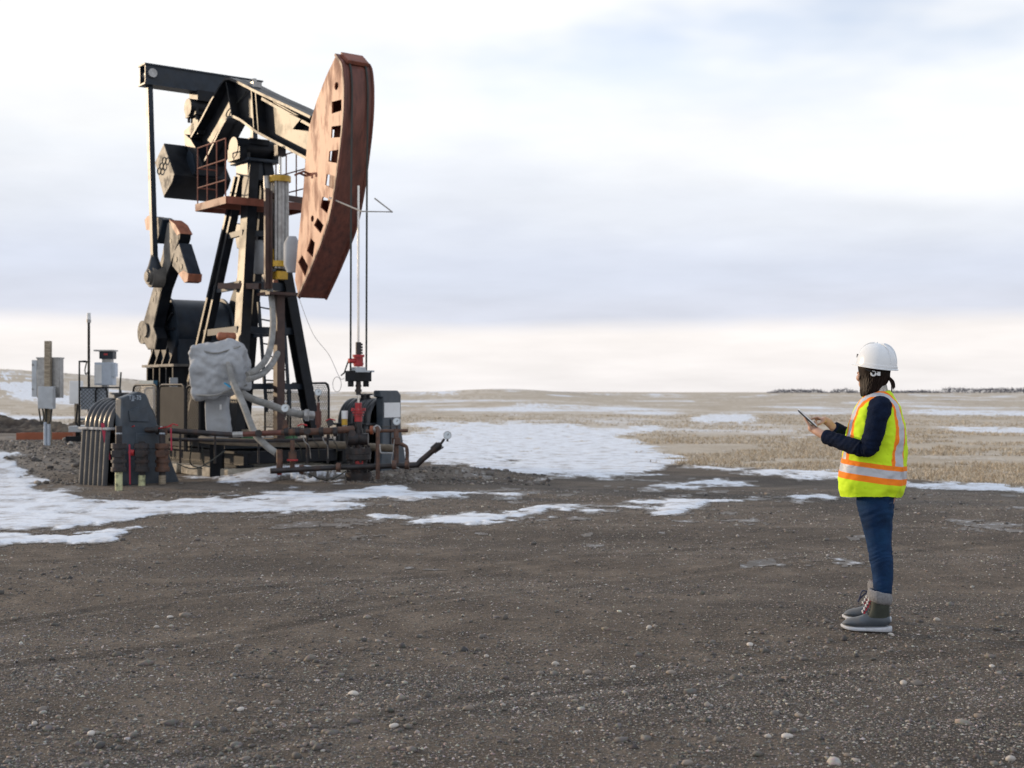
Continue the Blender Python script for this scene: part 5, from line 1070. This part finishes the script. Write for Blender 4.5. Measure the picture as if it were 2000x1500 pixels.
# left hand: palm under the lower edge, fingers spread below the back, thumb over the rim
wl_ = AL[2]; pc = tp(-TL*.72, nl*.045, -.030)
limb([wl_, wl_.lerp(pc, .5), pc], [.025, .027, .024]); limb([pc+vw*.022, pc-vw*.022], [.017, .017])
for i, o in enumerate((-.030, -.010, .010, .029)):
    b0 = pc+vw*o*nl*-1; finger([b0, tp(-TL*.25, nl*.045-o*1.1*nl, -.022), tp(TL*(.12+.10*(1.5-abs(i-1.3))), nl*.03-o*1.4*nl, -.013)], .0082)
finger([pc+vw*nl*.02+TN*.005, tp(-TL*.86, nl*.075, .004), tp(-TL*.55, nl*.07, .016)], .0095)
# right hand: index finger tapping, the others curled, thumb alongside
wr_ = AR[2]; pr = q(1610, 825, -.035); limb([wr_, wr_.lerp(pr, .5)+Vector((0, 0, .006)), pr], [.024, .026, .023]); limb([pr+Vector((.005, .022, 0)), pr+Vector((.005, -.022, 0))], [.016, .016])
tipi = q(1582, 824.5, -.02); finger([pr+Vector((.02, .018, .006)), q(1597, 820, -.02), q(1590, 822, -.02), tipi], .0078)
for i, o in enumerate((0., -.016, -.031)): finger([pr+Vector((.02, o, .004)), pr+Vector((.052, o, .008-.003*i)), pr+Vector((.055, o, -.020)), pr+Vector((.034, o, -.030))], .008)
finger([pr+Vector((-.005, .026, -.008)), pr+Vector((.025, .036, -.024)), pr+Vector((.045, .028, -.034))], .009)
body = bd.build('body', skin, PE, smooth=0)
rm = body.modifiers.new('fuse', 'REMESH'); rm.mode = 'VOXEL'; rm.voxel_size = .0042; rm.use_smooth_shade = True
sm = body.modifiers.new('relax', 'SMOOTH'); sm.iterations = 4; sm.factor = .5
def crumple(o, scale, strength):
    s_ = o.modifiers.new('sub', 'SUBSURF'); s_.levels = 1; s_.render_levels = 1
    tx = bpy.data.textures.new('crumple', 'CLOUDS'); tx.noise_scale = scale; tx.noise_depth = 2; d = o.modifiers.new('crumple', 'DISPLACE'); d.texture = tx; d.strength = strength; d.mid_level = .5; d.texture_coords = 'LOCAL'
# --- jeans
def tube_rings(path, n=28, wr=None, amp=0., seed=0, sub=6, freq=(1.3, 7.), creases=(), cr=.05):
    """path: list of (Vector, a, b): centre, fore-aft and lateral radius; rings lie across the path"""
    pts = smooth_line([p[0] for p in path], sub); A = smooth_line([Vector((p[1], p[2], 0)) for p in path], sub); k = len(pts); rings = []
    for i, p in enumerate(pts):
        t = (pts[min(i+1, k-1)]-pts[max(i-1, 0)]).normalized(); e1 = Vector((1, 0, 0)); e1 = (e1-t*e1.dot(t))
        if e1.length < .3: e1 = Vector((0, 0, 1))-t*t.z
        e1.normalize(); e2 = t.cross(e1).normalized(); ring = []
        for j in range(n):
            a = 2*math.pi*j/n; w = 1.
            if amp:
                s_ = i/k; w += amp*((float(VA.fbm(math.cos(a)*freq[0]+seed, s_*freq[1]*3+math.sin(a)*freq[0]*1.2+seed, 3))-.5)*2+.6*(float(VB(s_*freq[1]*4+math.sin(a+seed)*1.5, seed+.3*math.cos(a)))-.5)*2)
                for c0, wd in creases: w += cr*math.exp(-((s_-c0)/wd)**2)*(abs(math.sin(s_*70+1.6*math.sin(a+seed)+.8*math.sin(2*a)))**2-.4)
            ring.append(p+e1*math.cos(a)*A[i].x*w+e2*math.sin(a)*A[i].y*w)
        rings.append(ring)
    return rings
jm = MB()
for s in (1, -1):
    rows = [(960, 1672, 1749), (985, 1671, 1747), (1010, 1677, 1745), (1040, 1686, 1742), (1070, 1693, 1741), (1092, 1697, 1742), (1110, 1700, 1744), (1135, 1704, 1744), (1158, 1705, 1742), (1176, 1706, 1740)]
    path = []
    for i, (y, a, b_) in enumerate(rows):
        t = i/(len(rows)-1); lat = s*(.092+.09*t*(1 if s > 0 else .75)); d = 0 if s > 0 else -1; c = q((a+b_)/2+(2 if s < 0 else 0), y-(8*t if s < 0 else 0), lat); c.x += -.31*0; w = (b_-a)/2/F*8.1*(.97-.0*t)
        path.append((c, w*.98, min(w*.95, .098)))
    r_ = tube_rings(path, 30, amp=.045, seed=3+s, sub=10, freq=(1.1, 6), creases=((.22, .06), (.56, .09), (.92, .08)), cr=.055); t_ = loft(r_); jm.add(t_.v, t_.f)
t_ = loft([[q(1711, y, 0)+Vector((math.cos(a)*rx, math.sin(a)*ry, 0)) for a in [6.2832*j/30 for j in range(30)]] for y, rx, ry in ((925, .10, .15), (950, .112, .172), (975, .115, .175), (992, .10, .165))]); jm.add(t_.v, t_.f)
jo = jm.build('jeans', denim, PE, smooth=60); crumple(jo, .05, .008)
for s in (1, -1):      # pocket flap stitching on the seat
    pts = [q(x, y, s*.16) for x, y in ((1716, 978), (1717, 986), (1730, 990), (1743, 987))]; MB().tube(pts, .0022, 5).build('pocket_seam', M('blue_thread', (.06, .10, .17), .8), jo)
# --- jacket sleeves and collar
jk = MB()
for A, lat in ((AL, 1), (AR, -1)):
    if lat > 0: P_ = [(q(1720, 792, .150), .060, .055), (q(1719, 802, .185), .071, .066), (q(1714, 825, .222), .066, .060), (q(1705, 858, .240), .062, .056), (q(1696, 878, .242), .057, .056), (q(1682, 882, .232), .051, .052), (q(1660, 875, .20), .047, .048), (q(1635, 866, .155), .045, .045), (q(1612, 858, .112), .042, .042)]
    else: P_ = [(q(1722, 790, -.150), .070, .060), (q(1720, 800, -.185), .080, .072), (q(1714, 830, -.215), .072, .064), (q(1704, 868, -.225), .062, .06), (q(1690, 876, -.21), .056, .056), (q(1665, 862, -.15), .05, .05), (q(1640, 848, -.09), .045, .045), (q(1629, 842, -.065), .042, .042)]
    t_ = loft(tube_rings(P_, 30, amp=.09, seed=11+lat, sub=9, freq=(1.2, 7.), creases=((.5, .14), (.85, .14)), cr=.11)); jk.add(t_.v, t_.f)
    e = P_[-1][0]; d = (e-P_[-2][0]).normalized(); t_ = MB().tube([e-d*.030, e-d*.026, e+d*.004, e+d*.007], [.040, P_[-1][1]+.004, P_[-1][1]+.003, .036], 26); jk.add(t_.v, t_.f)
crumple(jk.build('jacket', navyd, PE, smooth=60), .05, .014)
cmb = MB()
for (y0, y1, ra, rb_, dx) in ((786, 765, .080, .066, 0),):
    rg = []
    for i in range(7):
        t = i/6; c = q(1713-2*t, y0+(y1-y0)*t, 0); rg.append([c+Vector((math.cos(a)*(ra+(rb_-ra)*t)*(1.06)+.006, math.sin(a)*(ra+(rb_-ra)*t)*1.05, .022*(1 if math.cos(a) < 0 else -1)*abs(math.cos(a))*t*1.2)) for a in [6.2832*j/32 for j in range(32)]])
    t_ = loft(rg, False, False); cmb.add(t_.v, t_.f)
co = cmb.build('fleece_collar', fleece, PE, smooth=80); so_ = co.modifiers.new('thick', 'SOLIDIFY'); so_.thickness = .018
# --- vest
vr = [(768, 1694, 1737, .070), (772, 1691, 1741, .088), (777, 1687, 1745, .118), (784, 1682, 1750, .150), (792, 1676, 1755, .172), (802, 1669, 1760, .186), (815, 1664, 1762, .194), (835, 1658, 1766, .200), (860, 1652, 1768, .203), (890, 1647, 1768, .207), (920, 1642, 1768, .217), (946, 1638, 1767, .230), (960, 1637, 1764, .231), (972.2, 1640, 1757, .228)]
rg = []
ys = [768+i*3.4 for i in range(61)]+[972.1, 972.15]
for y in ys:
    _, xl, xr, b_ = interp(vr, y); c, a_ = fit(xl, xr, y, b_); ring = []; t = (y-768)/204
    for j in range(72):
        an = 6.2832*j/72; cx, cy = sup(an, 2.35); fold = 1+.04*t*math.sin(an*7+2.2*math.sin(an*2+1.3)+2.5*t)+(.050*(float(VA.fbm(an*1.4+2, t*5, 3))-.5)*2)*min(1, t*3)
        z = c.z-.012*math.sin(an*2+.4)*max(0, t-.7)*3 + .02*(math.cos(an))*max(0, t-.55)
        ring.append(Vector((c.x+cx*a_*fold, c.y+cy*b_*fold, z)))
    rg.append(ring)
vo_ = loft(rg, False, False).build('vest', vest_mat(), PE, smooth=70); so_ = vo_.modifiers.new('thick', 'SOLIDIFY'); so_.thickness = .006; so_.offset = -1; crumple(vo_, .07, .020)
# --- hair: shell plus strands
hr = [(704, 1680, 1734), (716, 1678, 1737), (728, 1679, 1737), (740, 1682, 1735), (750, 1683, 1731), (760, 1683.5, 1725), (768, 1682, 1722), (774, 1682, 1718), (780, 1683, 1713)]
def hair_ring(y, n, k=1.):
    _, xl, xr = interp(hr, y); c = q((xl+xr)/2, y, 0); a_ = (xr-xl)/2/F*RY*k; return c, a_
rg = []
for i in range(16):
    y = 712+i*4.4; c, a_ = hair_ring(y, 0, 1.0); rg.append([c+Vector((math.cos(an)*a_*(1+.05*math.sin(an*9+i*.1)), math.sin(an)*a_*(.92+.75*max(0, (y-745)/35))*(1+.05*math.sin(an*9+i*.1)), .010*math.sin(an*5))) for an in [6.2832*j/54 for j in range(54)]])
ho = loft(rg).build('hair', hairm, PE, smooth=60)
sm_ = MB(); g = random.Random(5)
for i in range(420):
    an = g.uniform(0, 6.2832); y1 = g.uniform(764, 781); ph = g.uniform(-.14, .14); pts = []
    for k in range(9):
        y = 715+(y1-715)*k/8; c, a_ = hair_ring(min(y, 779), 0, 1.02+.07*g.random()*(k > 3)); w = an+ph*(k/8)**2
        pts.append(c+Vector((math.cos(w)*a_, math.sin(w)*a_*(.93+.75*max(0, (y-745)/35)), 0)))
    sm_.tube(pts, [.0042]*6+[.0036, .0026, .0008], 4, False)
for x1, y1, dx in ((1746, 766, 0), (1744, 768, 2), (1748, 764, 3), (1741, 771, 0), (1678, 748, -2), (1680, 745, -3)):      # wisps
    a0 = q(1731 if x1 > 1700 else 1686, 738 if x1 > 1700 else 738, .03); b0 = q(x1, y1, .04); m0 = a0.lerp(b0, .6)+Vector((-.012 if x1 > 1700 else .004, 0, .012)); sm_.tube(smooth_line([a0, m0, b0], 4), [.006, .006, .006, .005, .005, .004, .004, .003, .001], 5, False)
sm_.build('hair_strands', hairm, ho, smooth=60, fix=False)
# --- hard hat
hx = q(1711.5, 722, 0); Rt = Matrix.Rotation(HYAW+math.radians(4), 3, 'Z') @ Matrix.Rotation(math.radians(-9), 3, 'Y')
def hat(x, y, z): return hx+Rt @ Vector((x, y, z))*.885
rg = []
for i in range(15):
    t = i/14; a = t*math.pi/2; rr = math.cos(a)**.72 if t < 1 else 0.004; zz = .165*math.sin(a)**.95
    rg.append([hat(.150*rr*math.cos(b_)*(1+.015*max(0, math.cos(b_*1))), .118*rr*math.sin(b_), zz+(.007*rr*max(0, 1-abs(math.sin(b_))*9*.5)**.5 if 3 < i < 14 else 0)) for b_ in [6.2832*j/64 for j in range(64)]])
hm = loft(rg, False, True); hto = hm.build('hard_hat', hatm, PE, smooth=50); so_ = hto.modifiers.new('thick', 'SOLIDIFY'); so_.thickness = .004
for yy in (-.034, .034):
    pts = [hat(.150*math.cos(math.asin(max(-1, min(1, yy/.118))))*math.cos(a)**.72*.985, yy*math.cos(a)**.3, .166*math.sin(a)**.95+.002) for a in [i*math.pi/2/14 for i in range(2, 14)]]; MB().tube(pts, .0045, 6).build('ridge', hatm, hto)
    pts = [hat(-.150*math.cos(math.asin(max(-1, min(1, yy/.118))))*math.cos(a)**.72*.985, yy*math.cos(a)**.3, .166*math.sin(a)**.95+.002) for a in [i*math.pi/2/14 for i in range(2, 14)]]; MB().tube(pts, .0045, 6).build('ridge', hatm, hto)
rg = []
for e, dz in ((0, .006), (1, .0), (1, -.006), (0, -.003)):
    rg.append([hat((.150+e*(.010+.040*max(0, math.cos(b_))**3))*math.cos(b_), (.118+e*.010)*math.sin(b_), dz-e*.010*max(0, math.cos(b_))**3+.002) for b_ in [6.2832*j/64 for j in range(64)]])
rg.append(rg[0]); loft(rg, False, False).build('brim', hatm, hto, smooth=50)
rg = [[hat((.150+e)*math.cos(b_), (.118+e)*math.sin(b_), dz) for b_ in [6.2832*j/64 for j in range(64)]] for e, dz in ((.003, .002), (.0045, .012), (.0025, .024), (-.002, .025))]; loft(rg, False, False).build('edge_band', hatm, hto, smooth=50)
MB().box(hat(.1365, .035, .06), (.004, .03, .022), Rt).build('front_sticker', M('grey_sticker', (.25, .24, .25), .5), hto); kb = q(1706, 735, .088); mb = MB(); mb.tube([kb+Vector((.013*math.cos(a), .004, .013*math.sin(a))) for a in [i*math.pi/8 for i in range(17)]], .0055, 8); mb.box(kb+Vector((-.030, .0, .0)), (.022, .010, .022)); mb.box(kb+Vector((-.034, .002, -.008)), (.014, .014, .010)); mb.build('ratchet_knob', hatm, hto)
MB().tube([q(1690, 727, .095), q(1706, 733, .095), q(1722, 733, .08), q(1736, 731, .03)], .006, 6).build('suspension_strap', M('black_strap', (.015, .012, .012), .6), hto)
# --- boots
for s in (1, -1):
    ank = LL[s][2]; heel = q(1739, 1239, .19) if s > 0 else q(1738, 1213, -.16); hx0 = heel.x; lat = heel.y
    R_ = bpy.data.objects.new('boot', None); col.objects.link(R_); R_.parent = PE; R_.location = (hx0, lat, 0)
    secs = [(-.004, .020, .060, .05), (.008, .034, .100, .03), (.03, .041, .115, .02), (.07, .043, .118, .015), (.11, .043, .116, .012), (.14, .045, .104, .012), (.17, .049, .088, .012), (.20, .052, .078, .012), (.23, .051, .071, .014), (.255, .045, .062, .018), (.272, .034, .050, .022), (.283, .018, .038, .026)]
    rg = []
    for x, w, h, z0 in secs:
        ring = []
        for j in range(26):
            a = 6.2832*j/26; cx, cy = sup(a, 2.6); ring.append((x, cx*w*(1-.22*max(0, cy)), z0+.010+(h-z0-.010)*(.5+.5*cy)))
        rg.append(ring)
    loft(rg).build('boot_foot', rubber, R_, smooth=60)
    rg = []
    for dz, e in ((0, -.004), (.003, .000), (.015, .001), (.020, -.003)):
        ring = []
        for j in range(40):
            a = 6.2832*j/40; x = .14+.150*math.cos(a); w = interp([(p[0], p[1]) for p in secs], x)[1]; y = math.copysign(1, math.sin(a))*w*min(1, abs(math.sin(a))**.35) if abs(math.sin(a)) > .02 else 0
            toe = max(0, (x-.20)/.09)**2*.014; hl = .012*max(0, (.10-x)/.1)*(dz > .01); ring.append((x+e*math.cos(a), y+e*math.sin(a), dz+toe+hl))
        rg.append(ring)
    loft(rg).build('sole', solew, R_, smooth=50)
    rg = []
    for z, cx_, a_, b_ in ((.085, .075, .072, .044), (.11, .068, .064, .046), (.14, .062, .058, .048), (.17, .060, .057, .050), (.20, .060, .057, .051)):
        rg.append([(cx_+a_*sup(an, 2.4)[0], b_*sup(an, 2.4)[1], z) for an in [6.2832*j/28 for j in range(28)]])
    loft(rg).build('boot_shaft', olive, R_, smooth=60)
    nu, nv = 40, 14; vs = []; fs = []; gg = random.Random(s+9)
    for i in range(nu):
        a = 6.2832*i/nu; c = Vector((.062+.058*math.cos(a), .050*math.sin(a), .207+.012*math.cos(a))); o_ = Vector((math.cos(a), math.sin(a), 0))
        for j in range(nv):
            b_ = 6.2832*j/nv; r = 1+.16*(gg.random()-.5); vs.append(c+o_*math.cos(b_)*.016*r+Vector((0, 0, math.sin(b_)*.036*r)))
    for i in range(nu):
        for j in range(nv): fs.append((i*nv+j, ((i+1) % nu)*nv+j, ((i+1) % nu)*nv+(j+1) % nv, i*nv+(j+1) % nv))
    fo = MB().add(vs, fs).build('fur_collar', fur, R_, smooth=80)
    for i in range(5):
        t = i/4; x = .118+.036*(1-t)**1.2; z = .108+.075*t; 
        for sg in (1, -1): MB().box((x-.004, sg*.026, z), (.010, .006, .009)).build('eyelet', redl, R_)
        MB().tube([(x+.004, .028, z), (x+.012, 0, z+.008), (x+.004, -.028, z+.012)], .0032, 5).build('lace', whl, R_); MB().tube([(x+.004, -.028, z), (x+.012, 0, z+.008), (x+.004, .028, z+.012)], .0032, 5).build('lace', whl, R_)
    if s < 0: MB().tube(smooth_line([(.13, .02, .185), (.165, .035, .19), (.185, .045, .14), (.19, .05, .125), (.175, .04, .15), (.14, .02, .18)], 4), .005, 5).build('lace_loop', lace, R_)
    R_.location.z = 0
# --- tablet held in both hands (its own thing)
tb_ = bpy.data.objects.new('tablet', None); col.objects.link(tb_); Wm = Matrix.Translation((RX, RY, H(RX, RY))) @ Matrix.Rotation(math.pi-PH, 4, 'Z')
loc = Wm @ tc_; tb_.location = loc; tag(tb_, 'thin white-rimmed tablet held tilted in the hands of the person', 'tablet')
Rl = Wm.to_3x3() @ Matrix((TA, vw, TN)).transposed(); tb_.rotation_euler = Rl.to_euler()
def rr_box(hx_, hy_, z0, z1, r=.012):
    P_ = []
    for sx_, sy_, a0 in ((1, 1, 0), (-1, 1, 90), (-1, -1, 180), (1, -1, 270)):
        for k in range(5): a = math.radians(a0+k*22.5); P_.append((sx_*(hx_-r)+r*math.cos(a), sy_*(hy_-r)+r*math.sin(a), z0))
    return MB().prism(P_, (0, 0, z1-z0))
rr_box(TL, TWd, -.0035, .0035).build('bezel', M('white_tablet_rim', (.78, .79, .80), .3, var=.03), tb_, bevel=.001); rr_box(TL*.98, TWd*.985, -.0075, -.0036).build('back_shell', M('dark_tablet_back', (.02, .025, .035), .35), tb_); rr_box(TL*.86, TWd*.9, .0036, .0042, .002).build('screen', M('dark_glass_screen', (.02, .022, .026), .08, var=.05), tb_)
